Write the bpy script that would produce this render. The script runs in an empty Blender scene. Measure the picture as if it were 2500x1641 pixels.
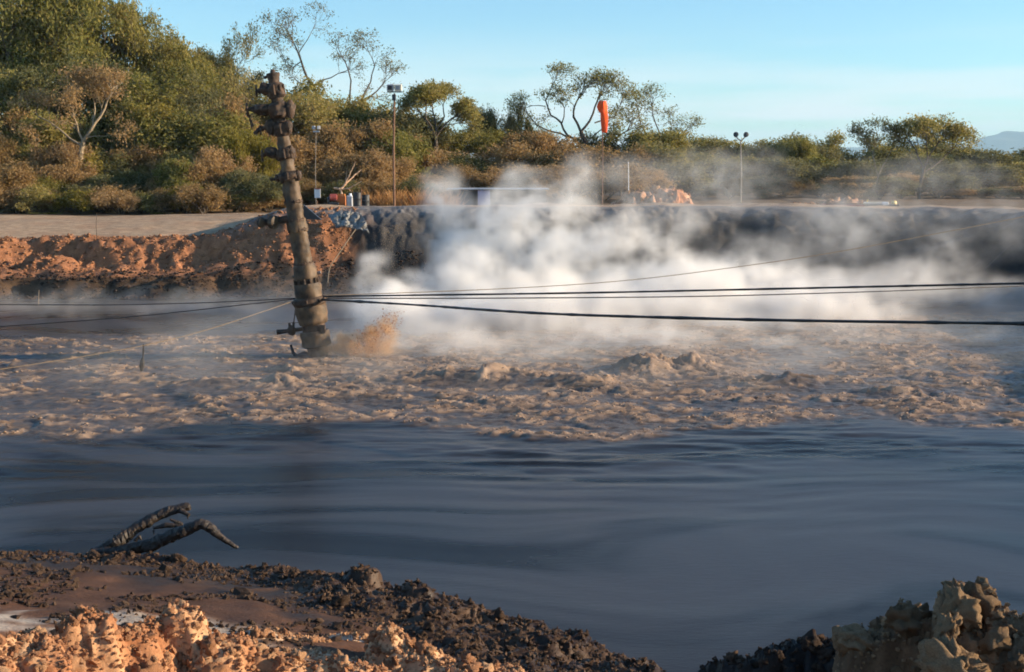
import bpy, bmesh, math, random
import numpy as np
from mathutils import Vector, Matrix

R = math.radians
sc = bpy.context.scene
col = sc.collection

# ------------------------------------------------------------------ camera
CAM_H, F, HOR = 4.5, 3018.0, 410.0           # eye height over the pond, focal length and horizon row for a 2500 px wide frame
PITCH = math.atan((820.5 - HOR) / F)
cam_d = bpy.data.cameras.new('camera')
cam = bpy.data.objects.new('camera', cam_d); col.objects.link(cam)
cam.location = (0, 0, CAM_H)
cam.rotation_euler = (math.pi / 2 - PITCH, 0, 0)
cam_d.sensor_width = 36; cam_d.lens = 36 * F / 2500.0
cam_d.clip_start = 0.1; cam_d.clip_end = 20000
sc.camera = cam

# ------------------------------------------------------------------ world, sun, exposure
SUN_AZ, SUN_EL = R(0), R(15)                 # azimuth from +X towards +Y
w = bpy.data.worlds.new('World'); sc.world = w; w.use_nodes = True
nt = w.node_tree; nt.nodes.clear()
out = nt.nodes.new('ShaderNodeOutputWorld'); bg = nt.nodes.new('ShaderNodeBackground')
sky = nt.nodes.new('ShaderNodeTexSky'); sky.sky_type = 'NISHITA'; sky.sun_disc = False
sky.sun_elevation = SUN_EL; sky.sun_rotation = math.pi / 2 - SUN_AZ
sky.altitude = 300; sky.air_density = 1.0; sky.dust_density = 0.2; sky.ozone_density = 2.0
bg.inputs['Strength'].default_value = 0.10
# thin high cirrus near the horizon
tc = nt.nodes.new('ShaderNodeTexCoord'); mp = nt.nodes.new('ShaderNodeMapping')
mp.inputs['Scale'].default_value = (3.0, 3.0, 30.0); mp.inputs['Rotation'].default_value = (0.0, 0.06, 0)
nz = nt.nodes.new('ShaderNodeTexNoise'); nz.inputs['Scale'].default_value = 1.6; nz.inputs['Detail'].default_value = 5
rp = nt.nodes.new('ShaderNodeMapRange'); rp.inputs[1].default_value = 0.34; rp.inputs[2].default_value = 0.66
rp.inputs[4].default_value = 0.9; rp.interpolation_type = 'SMOOTHSTEP'
sx = nt.nodes.new('ShaderNodeSeparateXYZ')
band = nt.nodes.new('ShaderNodeMapRange'); band.inputs[1].default_value = 0.12; band.inputs[2].default_value = 0.015
band.interpolation_type = 'SMOOTHSTEP'
mul = nt.nodes.new('ShaderNodeMath'); mul.operation = 'MULTIPLY'
mixs = nt.nodes.new('ShaderNodeMix'); mixs.data_type = 'RGBA'
mixs.inputs[7].default_value = (5.2, 5.4, 5.6, 1)
L = nt.links.new
L(tc.outputs['Generated'], mp.inputs['Vector']); L(mp.outputs[0], nz.inputs['Vector']); L(nz.outputs[0], rp.inputs[0])
L(tc.outputs['Generated'], sx.inputs[0]); L(sx.outputs[2], band.inputs[0])
L(rp.outputs[0], mul.inputs[0]); L(band.outputs[0], mul.inputs[1]); L(mul.outputs[0], mixs.inputs[0])
hs = nt.nodes.new('ShaderNodeMix'); hs.data_type = 'RGBA'; hs.blend_type = 'MULTIPLY'; hs.inputs[0].default_value = 1.0; hs.inputs[7].default_value = (.70, .97, 1.13, 1)
L(sky.outputs[0], hs.inputs[6]); L(hs.outputs[2], mixs.inputs[6]); L(mixs.outputs[2], bg.inputs['Color']); L(bg.outputs[0], out.inputs[0])

sl = bpy.data.lights.new('sun', 'SUN'); sl.energy = 5.0; sl.angle = R(0.6); sl.color = (1.0, 0.80, 0.56)
so = bpy.data.objects.new('sun', sl); col.objects.link(so)
sd = Vector((math.cos(SUN_AZ) * math.cos(SUN_EL), math.sin(SUN_AZ) * math.cos(SUN_EL), math.sin(SUN_EL)))
so.rotation_euler = sd.to_track_quat('Z', 'Y').to_euler(); so.location = sd * 200

sc.view_settings.view_transform = 'Standard'; sc.view_settings.look = 'None'
sc.view_settings.exposure = 0.98; sc.view_settings.gamma = 1.0
sc.view_settings.use_curve_mapping = False
HAZE = True
cy = sc.cycles
cy.max_bounces = 14; cy.diffuse_bounces = 3; cy.glossy_bounces = 3; cy.transmission_bounces = 3
cy.volume_bounces = 9; cy.transparent_max_bounces = 8
cy.use_denoising = True; cy.volume_step_rate = 1.0; cy.volume_max_steps = 512
cy.caustics_reflective = False; cy.caustics_refractive = False
cy.pixel_filter_type = 'BLACKMAN_HARRIS'; cy.filter_width = 1.8       # the compact camera's softness
cy.use_adaptive_sampling = True; cy.adaptive_threshold = 0.03

# ------------------------------------------------------------------ maths helpers
def ss(a, b, x):
    t = np.clip((np.asarray(x, float) - a) / (b - a), 0, 1); return t * t * (3 - 2 * t)

_rs = np.random.RandomState(7)
_perm = np.concatenate([_rs.permutation(256)] * 3)
_g3 = _rs.normal(size=(256, 3)); _g3 /= np.linalg.norm(_g3, axis=1)[:, None]
def pn(x, y, z=0.0):
    x, y, z = np.broadcast_arrays(np.asarray(x, float), np.asarray(y, float), np.asarray(z, float))
    xi, yi, zi = np.floor(x), np.floor(y), np.floor(z)
    fx, fy, fz = x - xi, y - yi, z - zi
    xi, yi, zi = xi.astype(int) & 255, yi.astype(int) & 255, zi.astype(int) & 255
    u, v, ww = [f * f * f * (f * (f * 6 - 15) + 10) for f in (fx, fy, fz)]
    r = 0
    for a in (0, 1):
        for b in (0, 1):
            for c in (0, 1):
                g = _g3[_perm[_perm[_perm[(xi + a) & 255] + ((yi + b) & 255)] + ((zi + c) & 255)]]
                d = g[..., 0] * (fx - a) + g[..., 1] * (fy - b) + g[..., 2] * (fz - c)
                r = r + d * (u if a else 1 - u) * (v if b else 1 - v) * (ww if c else 1 - ww)
    return r * 1.5
def fbm(x, y, z=0.0, o=4, gain=.5):
    s, a, f = 0, 1.0, 1.0
    for i in range(o):
        s = s + a * pn(x * f + i * 17.3, y * f - i * 9.1, z * f + i * 5.7); a *= gain; f *= 2.03
    return s
def billow(x, y, z=0.0, o=4, gain=.5):
    s, a, f = 0, 1.0, 1.0
    for i in range(o):
        s = s + a * (1 - np.abs(pn(x * f + i * 31.3, y * f + i * 9.7, z * f)) * 2.2); a *= gain; f *= 2.1
    return s

cp, sp_ = math.cos(PITCH), math.sin(PITCH)
def ray(px, py):
    u, v = (px - 1250) / F, (820.5 - py) / F
    return np.array([u, cp + v * sp_, -sp_ + v * cp])
def P(px, py, Y):                            # the point at depth Y that stands on that sight line
    d = ray(px, py); t = Y / d[1]; return np.array([d[0] * t, Y, CAM_H + d[2] * t])
def Gd(px, py, z=0.0):                       # the point at height z on that sight line
    d = ray(px, py); t = (z - CAM_H) / d[2]; return np.array([d[0] * t, d[1] * t, z])

# ------------------------------------------------------------------ object helpers
def tag(o, label=None, cat=None, group=None, kind=None):
    if label: o['label'] = label
    if cat: o['category'] = cat
    if group: o['group'] = group
    if kind: o['kind'] = kind
    return o
def thing(name, label, cat, loc, group=None):
    o = bpy.data.objects.new(name, None); col.objects.link(o)
    o.location = [float(c) for c in loc]; o.empty_display_size = .2
    return tag(o, label, cat, group)
def fast_mesh(name, V, Fa, smooth=True):
    V = np.asarray(V, np.float32); Fa = np.asarray(Fa, np.int32)
    k = Fa.shape[1]; m = bpy.data.meshes.new(name)
    m.vertices.add(len(V)); m.vertices.foreach_set('co', V.ravel())
    m.loops.add(Fa.size); m.loops.foreach_set('vertex_index', Fa.ravel())
    m.polygons.add(len(Fa)); m.polygons.foreach_set('loop_start', np.arange(0, Fa.size, k, dtype=np.int32))
    m.polygons.foreach_set('use_smooth', np.full(len(Fa), smooth))
    m.update(calc_edges=True); return m
def add_col(m, name, C):
    a = m.attributes.new(name, 'FLOAT_COLOR', 'POINT')
    C = np.asarray(C, np.float32)
    if C.shape[1] == 3: C = np.hstack([C, np.ones((len(C), 1), np.float32)])
    a.data.foreach_set('color', C.ravel())
def add_f(m, name, A):
    a = m.attributes.new(name, 'FLOAT', 'POINT'); a.data.foreach_set('value', np.asarray(A, np.float32))
def link_mesh(name, m, mat, parent=None, loc=None):
    o = bpy.data.objects.new(name, m); col.objects.link(o)
    if mat is not None and len(m.materials) == 0: m.materials.append(mat)
    if parent is not None: o.parent = parent
    if loc is not None: o.location = [float(c) for c in loc]
    return o

class MB:                                    # collects shapes given in world coordinates
    def __init__(s): s.v = []; s.f = []
    def add(s, V, Fs):
        n = len(s.v); s.v.extend([tuple(map(float, p)) for p in V]); s.f.extend([tuple(i + n for i in f) for f in Fs]); return s
    def box(s, c, size, rot=None):
        c = np.array(c, float); h = np.array(size, float) / 2
        V = [np.array([a, b, d]) * h for a in (-1, 1) for b in (-1, 1) for d in (-1, 1)]
        if rot is not None: V = [np.array(rot @ Vector(v)) for v in V]
        return s.add([c + v for v in V], [(0, 1, 3, 2), (4, 6, 7, 5), (0, 4, 5, 1), (2, 3, 7, 6), (0, 2, 6, 4), (1, 5, 7, 3)])
    def tube(s, pts, rad, n=8, cap=True):
        pts = [np.array(p, float) for p in pts]
        if not hasattr(rad, '__len__'): rad = [rad] * len(pts)
        V, Fs = [], []; up = None
        for i, p in enumerate(pts):
            d = pts[min(i + 1, len(pts) - 1)] - pts[max(i - 1, 0)]; d = d / (np.linalg.norm(d) + 1e-9)
            if up is None: up = np.array([0, 0, 1.]) if abs(d[2]) < .9 else np.array([1., 0, 0])
            a = np.cross(d, up); a /= np.linalg.norm(a) + 1e-9; b = np.cross(a, d); up = b
            for k in range(n):
                t = 2 * math.pi * k / n; V.append(p + rad[i] * (math.cos(t) * a + math.sin(t) * b))
        for i in range(len(pts) - 1):
            for k in range(n):
                k2 = (k + 1) % n; Fs.append((i * n + k, i * n + k2, (i + 1) * n + k2, (i + 1) * n + k))
        if cap: Fs.append(tuple(range(n))[::-1]); Fs.append(tuple((len(pts) - 1) * n + k for k in range(n)))
        return s.add(V, Fs)
    def lathe(s, prof, org, ax, n=28, lump=0.0, seed=0.0):   # prof: (distance along axis, radius)
        org = np.array(org, float); ax = np.array(ax, float); ax /= np.linalg.norm(ax)
        a = np.cross(ax, [0, 1., 0]); 
        if np.linalg.norm(a) < .1: a = np.cross(ax, [1., 0, 0])
        a /= np.linalg.norm(a); b = np.cross(ax, a)
        V, Fs = [], []
        for (h, r) in prof:
            for k in range(n):
                t = 2 * math.pi * k / n; dv = math.cos(t) * a + math.sin(t) * b
                p = org + ax * h + dv * r
                if lump: p = p + dv * lump * float(fbm(p[0] * 5 + seed, p[1] * 5, p[2] * 5, 3)) 
                V.append(p)
        m = len(prof)
        for i in range(m - 1):
            for k in range(n):
                k2 = (k + 1) % n; Fs.append((i * n + k, i * n + k2, (i + 1) * n + k2, (i + 1) * n + k))
        Fs.append(tuple(range(n))[::-1]); Fs.append(tuple((m - 1) * n + k for k in range(n)))
        return s.add(V, Fs)
    def ring(s, c, ax, Rr, r, n=20, k=6):
        ax = np.array(ax, float); ax /= np.linalg.norm(ax); a = np.cross(ax, [0, 0, 1.])
        if np.linalg.norm(a) < .1: a = np.cross(ax, [1., 0, 0])
        a /= np.linalg.norm(a); b = np.cross(ax, a); V, Fs = [], []
        for i in range(n):
            t = 2 * math.pi * i / n; e = math.cos(t) * a + math.sin(t) * b
            for j in range(k):
                q = 2 * math.pi * j / k; V.append(np.array(c) + e * (Rr + r * math.cos(q)) + ax * r * math.sin(q))
        for i in range(n):
            for j in range(k):
                i2, j2 = (i + 1) % n, (j + 1) % k; Fs.append((i * k + j, i2 * k + j, i2 * k + j2, i * k + j2))
        return s.add(V, Fs)
    def build(s, name, mat, parent=None, smooth=False, bevel=0, loc=None):
        base = np.array(parent.location if parent is not None and parent.parent is None else (0, 0, 0), float)
        if parent is not None and parent.parent is not None: base = np.array(parent.parent.location) + np.array(parent.location)
        if loc is not None: base = np.array(loc, float)
        m = bpy.data.meshes.new(name); m.from_pydata([tuple(np.array(v) - base) for v in s.v], [], s.f)
        bm = bmesh.new(); bm.from_mesh(m); bmesh.ops.recalc_face_normals(bm, faces=bm.faces)
        if bevel: bmesh.ops.bevel(bm, geom=list(bm.edges), offset=bevel, segments=1, affect='EDGES')
        bm.to_mesh(m); bm.free()
        for p in m.polygons: p.use_smooth = smooth
        if smooth:
            try: m.set_sharp_from_angle(angle=R(40))
            except Exception: pass
        o = link_mesh(name, m, mat, parent)
        if loc is not None: o.location = [float(c) for c in loc]
        return o

# ------------------------------------------------------------------ materials
def new_mat(name):
    m = bpy.data.materials.new(name); m.use_nodes = True; n = m.node_tree.nodes
    return m, n, m.node_tree.links.new, n['Principled BSDF']
def noise_node(n, l, scale, detail=4, vec=None, rough=.55):
    t = n.new('ShaderNodeTexNoise'); t.inputs['Scale'].default_value = scale; t.inputs['Detail'].default_value = detail
    t.inputs['Roughness'].default_value = rough
    if vec is not None: l(vec, t.inputs['Vector'])
    return t
def ramp(n, l, src, stops):
    r = n.new('ShaderNodeValToRGB'); e = r.color_ramp.elements
    while len(e) > 1: e.remove(e[-1])
    e[0].position = stops[0][0]; e[0].color = (*stops[0][1], 1)
    for p, c in stops[1:]:
        q = e.new(p); q.color = (*c, 1)
    l(src, r.inputs[0]); return r
def mixc(n, l, fac, a, b, mode='MIX'):
    m = n.new('ShaderNodeMix'); m.data_type = 'RGBA'; m.blend_type = mode
    for i, v in ((0, fac), (6, a), (7, b)):
        if isinstance(v, (int, float)): m.inputs[i].default_value = v
        elif isinstance(v, tuple): m.inputs[i].default_value = (*v, 1)
        else: l(v, m.inputs[i])
    return m.outputs[2]
def bump(n, l, h, b, strength=.4, dist=.05):
    k = n.new('ShaderNodeBump'); k.inputs['Strength'].default_value = strength; k.inputs['Distance'].default_value = dist
    l(h, k.inputs['Height']); l(k.outputs[0], b.inputs['Normal']); return k
def geo_pos(n): return n.new('ShaderNodeNewGeometry').outputs['Position']

def simple(name, c1, c2, scale=6, rough=.6, metal=0, bmp=.25, obj=False):
    m, n, l, b = new_mat(name)
    v = n.new('ShaderNodeTexCoord').outputs['Object'] if obj else geo_pos(n)
    t = noise_node(n, l, scale, 5, v)
    r = ramp(n, l, t.outputs[0], [(.32, c1), (.68, c2)]); l(r.outputs[0], b.inputs['Base Color'])
    b.inputs['Roughness'].default_value = rough; b.inputs['Metallic'].default_value = metal
    if bmp: bump(n, l, t.outputs[0], b, bmp, .3 / scale)
    return m

def soil_material(name, fine=30, rough=.92, strength=.6):
    m, n, l, b = new_mat(name); v = geo_pos(n)
    a = n.new('ShaderNodeAttribute'); a.attribute_name = 'soil'
    t = noise_node(n, l, fine, 6, v, .65); t2 = noise_node(n, l, fine * .13, 4, v)
    r = ramp(n, l, t.outputs[0], [(.25, (.55, .55, .55)), (.5, (1, 1, 1)), (.8, (1.3, 1.25, 1.2))])
    r2 = ramp(n, l, t2.outputs[0], [(.3, (.75, .72, .7)), (.7, (1.2, 1.2, 1.2))])
    c = mixc(n, l, 1.0, mixc(n, l, 1.0, a.outputs['Color'], r.outputs[0], 'MULTIPLY'), r2.outputs[0], 'MULTIPLY')
    l(c, b.inputs['Base Color'])
    bw = n.new('ShaderNodeRGBToBW'); l(a.outputs['Color'], bw.inputs[0]); rr_ = n.new('ShaderNodeMapRange'); l(bw.outputs[0], rr_.inputs[0])   # oily black mud is wet, dry clay is dull
    rr_.inputs[1].default_value = .012; rr_.inputs[2].default_value = .06; rr_.inputs[3].default_value = .38; rr_.inputs[4].default_value = rough; l(rr_.outputs[0], b.inputs['Roughness'])
    b.inputs['Specular IOR Level'].default_value = .25
    bump(n, l, t.outputs[0], b, strength, .6 / fine); return m
M_ground = soil_material('ground_soil', 22)
M_soil = soil_material('heap_soil', 45)
M_mud = soil_material('wet_mud', 40, .55)

def clod_mat(name, cols, rough=.92):
    m, n, l, b = new_mat(name)
    v = n.new('ShaderNodeTexCoord').outputs['Object']; oi = n.new('ShaderNodeObjectInfo')
    ad = n.new('ShaderNodeVectorMath'); ad.operation = 'ADD'; l(v, ad.inputs[0]); l(oi.outputs['Location'], ad.inputs[1])
    t = noise_node(n, l, 18, 6, ad.outputs[0], .65)
    mm = n.new('ShaderNodeMath'); mm.operation = 'MULTIPLY_ADD'; mm.inputs[1].default_value = .5
    l(oi.outputs['Random'], mm.inputs[0]); 
    sb = n.new('ShaderNodeMath'); sb.operation = 'SUBTRACT'; l(t.outputs[0], sb.inputs[0]); sb.inputs[1].default_value = .25
    l(sb.outputs[0], mm.inputs[2])
    r = ramp(n, l, mm.outputs[0], [(.15, cols[0]), (.5, cols[1]), (.85, cols[2])])
    l(r.outputs[0], b.inputs['Base Color']); b.inputs['Roughness'].default_value = rough
    b.inputs['Specular IOR Level'].default_value = .25
    bump(n, l, t.outputs[0], b, .7, .02); return m
M_clod_orange = clod_mat('clay_orange', [(.22, .10, .05), (.36, .18, .09), (.52, .32, .18)])
M_clod_dark = clod_mat('mud_dark', [(.020, .012, .008), (.052, .030, .018), (.115, .068, .039)], .85)
M_clod_tan = clod_mat('clay_tan', [(.085, .054, .03), (.18, .115, .062), (.33, .215, .115)])

def leaf_mat(name, stops, trans=.5):
    m, n, l, b = new_mat(name)
    a = n.new('ShaderNodeAttribute'); a.attribute_name = 'tint'
    oi = n.new('ShaderNodeObjectInfo')
    mm = n.new('ShaderNodeMath'); mm.operation = 'MULTIPLY_ADD'; mm.inputs[1].default_value = .42
    sb = n.new('ShaderNodeMath'); sb.operation = 'SUBTRACT'; l(a.outputs['Fac'], sb.inputs[0]); sb.inputs[1].default_value = .21
    l(oi.outputs['Random'], mm.inputs[0]); l(sb.outputs[0], mm.inputs[2])
    r = ramp(n, l, mm.outputs[0], stops)
    d = n.new('ShaderNodeBsdfDiffuse'); tr = n.new('ShaderNodeBsdfTranslucent'); mx = n.new('ShaderNodeMixShader')
    mx.inputs[0].default_value = trans
    l(r.outputs[0], d.inputs['Color']); l(r.outputs[0], tr.inputs['Color']); l(d.outputs[0], mx.inputs[1]); l(tr.outputs[0], mx.inputs[2])
    l(mx.outputs[0], n['Material Output'].inputs['Surface']); n.remove(b); return m
M_leaf_green = leaf_mat('leaf_olive', [(.0, (0.120, 0.126, 0.036)), (.35, (0.240, 0.222, 0.065)), (.65, (0.348, 0.294, 0.098)), (1, (0.432, 0.336, 0.143))])
M_leaf_dark = leaf_mat('leaf_dark', [(.0, (0.090, 0.096, 0.042)), (.5, (0.186, 0.180, 0.075)), (1, (0.300, 0.252, 0.130))])
M_leaf_brown = leaf_mat('leaf_dry', [(.0, (0.204, 0.150, 0.065)), (.35, (0.312, 0.210, 0.091)), (.65, (0.408, 0.264, 0.124)), (1, (0.504, 0.348, 0.182))])
M_leaf_yellow = leaf_mat('leaf_yellowgreen', [(.0, (0.156, 0.144, 0.033)), (.5, (0.276, 0.228, 0.052)), (1, (0.360, 0.276, 0.091))])
M_straw = leaf_mat('straw', [(.0, (.42, .22, .085)), (.5, (.56, .32, .14)), (1, (.65, .42, .2))])
M_bark = simple('bark_grey', (.06, .045, .035), (.15, .115, .085), 9, .9, obj=True)
M_bark_pale = simple('bark_pale', (.20, .15, .09), (.36, .28, .18), 7, .85, obj=True)
M_deadwood = simple('dead_wood', (.40, .24, .14), (.6, .40, .26), 9, .85, obj=True)
M_wetwood = simple('wet_wood', (.007, .005, .004), (.05, .032, .02), 16, .6, 0, .8, obj=True)
M_steel = simple('mud_coated_steel', (.018, .011, .006), (.155, .092, .043), 3.6, .65, .0, .3)
M_steel_d = simple('mud_caked_steel', (.010, .0065, .004), (.11, .06, .032), 7, .75, .0, .4)
M_cable = simple('oily_cable', (.012, .011, .010), (.04, .034, .028), 20, .5)
M_rope = simple('hemp_rope', (.15, .11, .07), (.26, .19, .12), 30, .9)
M_galv = simple('galvanised_pole', (.20, .17, .14), (.34, .29, .24), 5, .5, .3, .1)
M_rust = simple('rusty_pole', (.13, .065, .035), (.24, .13, .075), 6, .8, 0, .2)
M_white = simple('white_paint', (.66, .66, .68), (.82, .82, .83), 3, .5, 0, .05)
M_cream = simple('cream_paint', (.60, .55, .44), (.78, .73, .62), 3, .5, 0, .05)
M_lav = simple('lavender_panel', (.36, .35, .52), (.46, .45, .62), 3, .5, 0, .05)
M_dark = simple('dark_metal', (.015, .015, .018), (.05, .05, .055), 5, .5)
M_red = simple('red_paint', (.20, .035, .03), (.34, .07, .05), 5, .6)
M_orange = simple('orange_paint', (.40, .13, .03), (.55, .2, .05), 5, .6)
M_yellow = simple('yellow_paint', (.5, .36, .1), (.7, .55, .2), 5, .5)
M_greyp = simple('grey_paint', (.28, .3, .33), (.45, .47, .5), 5, .5)
M_sock = simple('orange_fabric', (.80, .07, .012), (.95, .12, .02), 3, .9, 0, .3)
M_sheet = simple('grey_liner', (.10, .10, .10), (.26, .25, .23), 5, .6, 0, .5)
M_blackstuff = simple('black_drum', (.02, .022, .025), (.05, .055, .06), 6, .6)

# ------------------------------------------------------------------ terrain
SHORE = np.array([(-6, 14.0), (-3.76, 13.6), (-1.9, 12.9), (-.5, 12.2), (.2, 11.4), (1.1, 10.6), (1.45, 9.9), (1.85, 9.75), (2.3, 10.1), (3.4, 10.2), (4.8, 10.3), (6.6, 11.2),
                  (10, 14.5), (14.5, 22), (18, 30), (18.6, 38), (14.5, 42.6), (8, 44.6), (0, 44.2), (-6, 43.4), (-12, 42.7), (-17.6, 42.3),
                  (-24, 40.5), (-26, 32), (-21, 24), (-14, 17.5), (-9, 14.9)], float)
def shore_dist(X, Y):                        # signed distance, positive on land
    X = np.asarray(X, float); Y = np.asarray(Y, float)
    best = np.full(X.shape, 1e9); inside = np.zeros(X.shape, bool); n = len(SHORE)
    for i in range(n):
        a, b = SHORE[i], SHORE[(i + 1) % n]; e = b - a
        t = np.clip(((X - a[0]) * e[0] + (Y - a[1]) * e[1]) / (e @ e), 0, 1)
        best = np.minimum(best, np.hypot(X - a[0] - t * e[0], Y - a[1] - t * e[1]))
        c = ((a[1] > Y) != (b[1] > Y)) & (X < (b[0] - a[0]) * (Y - a[1]) / (b[1] - a[1] + 1e-12) + a[0])
        inside ^= c
    return np.where(inside, -best, best)

def terrain(X, Y, want_col=False):
    X = np.asarray(X, float); Y = np.asarray(Y, float)
    d = shore_dist(X, Y) + .25 * fbm(X * .9, Y * .9, 3.1, 3) * ss(2, 12, Y - 8)
    dp = np.maximum(d, 0)
    near = .04 + .235 * np.minimum(dp, 5.2) + .34 * np.clip(dp - 5.2, 0, 4.6)
    near += .05 * fbm(X * 1.1, Y * 1.1, 0, 3) * ss(0, 1, dp)
    rag = fbm(X * .55, Y * .55, 7.0, 3)
    dl = dp + .55 * rag
    left = (.62 * ss(.3, 1.3, dl) + .28 * ss(1.2, 3.1, dl) + .95 * ss(2.7, 4.3, dl + 1.1 * fbm(X * .35 + 3, Y * .35, 2, 2)) + .42 * ss(5, 13, dp))
    left += .07 * ss(3.6, 4.6, dl) * ss(7.5, 5.5, dl) * ss(-.3, .5, fbm(X * .5, Y * .3, 12, 2))
    right = 2.95 * ss(0, 4.6, dp + .12 * rag) - .55 * ss(8, 14, dp)
    right += .12 * fbm(X * .4, Y * .4, 4, 3) * ss(2, 4, dp)
    wr = ss(-12.3, -8.3, X + .4 * fbm(X * .2, Y * .2))
    far = left * (1 - wr) + right * wr
    # loose clods and gullies on the far slopes
    face = ss(.2, .9, dp) * ss(6, 4, dp)
    far = far + face * (1 - .7 * wr) * (.11 * (billow(X * 1.3, Y * 1.3, 1, 4, .6) - 1.5) + .13 * fbm(X * 2.4, Y * 2.4, 4, 4, .75)) * (.4 + .6 * ss(2.3, 3.0, dl)) + face * wr * .03 * fbm(X * 2, Y * 2, 4, 4)
    wf = ss(16, 26, Y + .5 * np.maximum(-X - 8, 0))
    z = near * (1 - wf) + far * wf
    hill = 5.5 * ss(62, 105, Y) * ss(0, -30, X) + 1.2 * ss(64, 100, Y) * ss(8, -6, X)
    z = z + hill + .12 * fbm(X * .12, Y * .12, 9, 3) * ss(6, 12, dp)
    z = np.where(d < 0, np.maximum(-1.6, .4 * d), z)
    if not want_col: return z
    # soil colours: what the earth itself is made of
    n1 = fbm(X * .6, Y * .6, 20, 4)[..., None]; n2 = fbm(X * 2.3, Y * 2.3, 30, 4)[..., None]
    def C(*c): return np.array(c)
    orange = C(.31, .14, .07) * (1 + .45 * n2) - C(.10, .04, .015) * n1
    pad = C(.43, .30, .19) * (1 + .15 * n2)
    pad = pad * (1 - .5 * ss(-.1, .5, n1)) + .5 * ss(-.1, .5, n1) * C(.40, .24, .14)
    black = C(.018, .0155, .013) * (1 + .4 * n2)
    brown = C(.085, .052, .03) * (1 + .5 * n2)
    grey = C(.17, .16, .155) * (1 + .2 * n2)
    scrub = C(.17, .11, .06) * (1 + .3 * n2)
    dd = (dp + .35 * rag)[..., None]
    lc = black * (1 - ss(.25, .7, dd + .3 * n2)) + ss(.25, .7, dd + .3 * n2) * brown
    lc = lc * (1 - ss(1.2, 1.9, dd + .25 * n2)) + ss(1.2, 1.9, dd + .25 * n2) * orange
    lc = lc * (1 - ss(4.6, 5.6, dd)) + ss(4.6, 5.6, dd) * pad
    rc = black * (1 - ss(1.8, 4.2, dd + .8 * n1)) + ss(1.8, 4.2, dd + .8 * n1) * (.45 * grey + .55 * black * 2.0)
    rc = rc * (1 - ss(4.6, 5.6, dd)) + ss(4.6, 5.6, dd) * (.8 * pad + .2 * grey)
    wc = ss(-7.6, -5.0, X + 1.0 * fbm(X * .7, Y * .7, 5, 3))[..., None]
    top = ss(3.4, 4.3, dd) * ss(6.4, 5.2, dd) * ss(-12, -9.5, X)[..., None]
    fc = lc * (1 - wc) + rc * wc
    fc = fc * (1 - top) + top * grey
    g = ss(16, 18, dp + n1[..., 0])[..., None]
    fc = fc * (1 - g) + g * scrub
    # the near bank
    wet = C(.045, .028, .018) * (1 + .5 * n2); rbrown = C(.095, .045, .025) * (1 + .35 * n2); pale = C(.42, .36, .30) * (1 + .12 * n2)
    k = ss(.5, 2.0, dd + 1.2 * n1 + .5 * n2)
    nc = wet * (1 - k) + k * rbrown
    k2 = ss(2.6, 3.6, dd + .5 * n1) 
    nc = nc * (1 - k2) + k2 * (pale * ss(-.25, .1, n1 + .4 * n2) + (1 - ss(-.25, .1, n1 + .4 * n2)) * rbrown * 1.4)
    wfc = wf[..., None]
    return z, np.clip(nc * (1 - wfc) + fc * wfc, .004, .8)

def lines(*seg):
    r = []
    for a, b, st in seg: r.extend(np.arange(a, b, st))
    return np.array(r)
gx = np.concatenate([-np.geomspace(6000, 40, 26), lines((-38, -27, .8), (-27, -7, .12), (-7, 7, .05), (7, 20, .12), (20, 38.5, .8)), np.geomspace(40, 6000, 26)])
gy = np.concatenate([[-40, -20, -10], lines((-5, 4, .5), (4, 15, .05), (15, 40, .5), (40, 52, .09), (52, 64, .4)), np.geomspace(64, 9000, 60)])
GX, GY = np.meshgrid(gx, gy); GZ, GC = terrain(GX, GY, True)
nx, ny = len(gx), len(gy); idx = np.arange(nx * ny).reshape(ny, nx)
quads = np.stack([idx[:-1, :-1], idx[:-1, 1:], idx[1:, 1:], idx[1:, :-1]], -1).reshape(-1, 4)
zf = GZ.ravel(); keep = (zf[quads].max(1) > -.9); quads = quads[keep]
used = np.unique(quads); remap = np.full(nx * ny, -1); remap[used] = np.arange(len(used))
gm = fast_mesh('ground', np.stack([GX.ravel(), GY.ravel(), zf], -1)[used], remap[quads])
add_col(gm, 'soil', GC.reshape(-1, 3)[used])
tag(link_mesh('ground', gm, M_ground), kind='structure')
def gz(x, y): return float(terrain(np.array([x]), np.array([y]))[0])

# ------------------------------------------------------------------ pond with boiling foam
wx = lines((-27, -14, .14), (-14, 15, .06), (15, 20, .14))
wy = lines((8.5, 19, .07), (19, 37, .05), (37, 46, .16))
WX, WY = np.meshgrid(wx, wy)
fp = [(-700, 1075), (0, 1085), (250, 1080), (450, 1042), (900, 1035), (1100, 1050), (1250, 1075), (1480, 1098), (1600, 1072), (1800, 1042), (2100, 1032), (2300, 1052), (2500, 1065), (3000, 1040)]
fw = np.array([Gd(*p)[:2] for p in fp])
front = np.interp(WX, fw[:, 0], fw[:, 1])
back = np.interp(WX, [-27, -16, -10, -5, 0, 20], [32.5, 33.0, 33.6, 34.5, 39, 39])
edge_n = .75 * fbm(WX * .5, WY * .9, 2.2, 4)
Fm = ss(-.15, .7, WY - front + edge_n) * ss(-.3, 1.6, back - WY + 1.2 * edge_n)
leftpatch = ss(-4.5, -9, WX)                                       # the foam is broken into rags on the left
big = fbm(WX * .38 + 4, WY * .62, 1.0, 3)
mid = fbm(WX * 1.3, WY * 1.9, 8.0, 4)
wx2 = WX + .5 * fbm(WX * .7, WY * .7, 40, 2); wy2 = WY + .5 * fbm(WX * .7, WY * .7, 50, 2)
bl = .6 * billow(wx2 * 1.9, wy2 * 2.6, 3.0, 4, .72) + .5 * billow(wx2 * .9 + 1.5 * wy2 * .35, wy2 * 3.4, 13.0, 3, .7)
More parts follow.
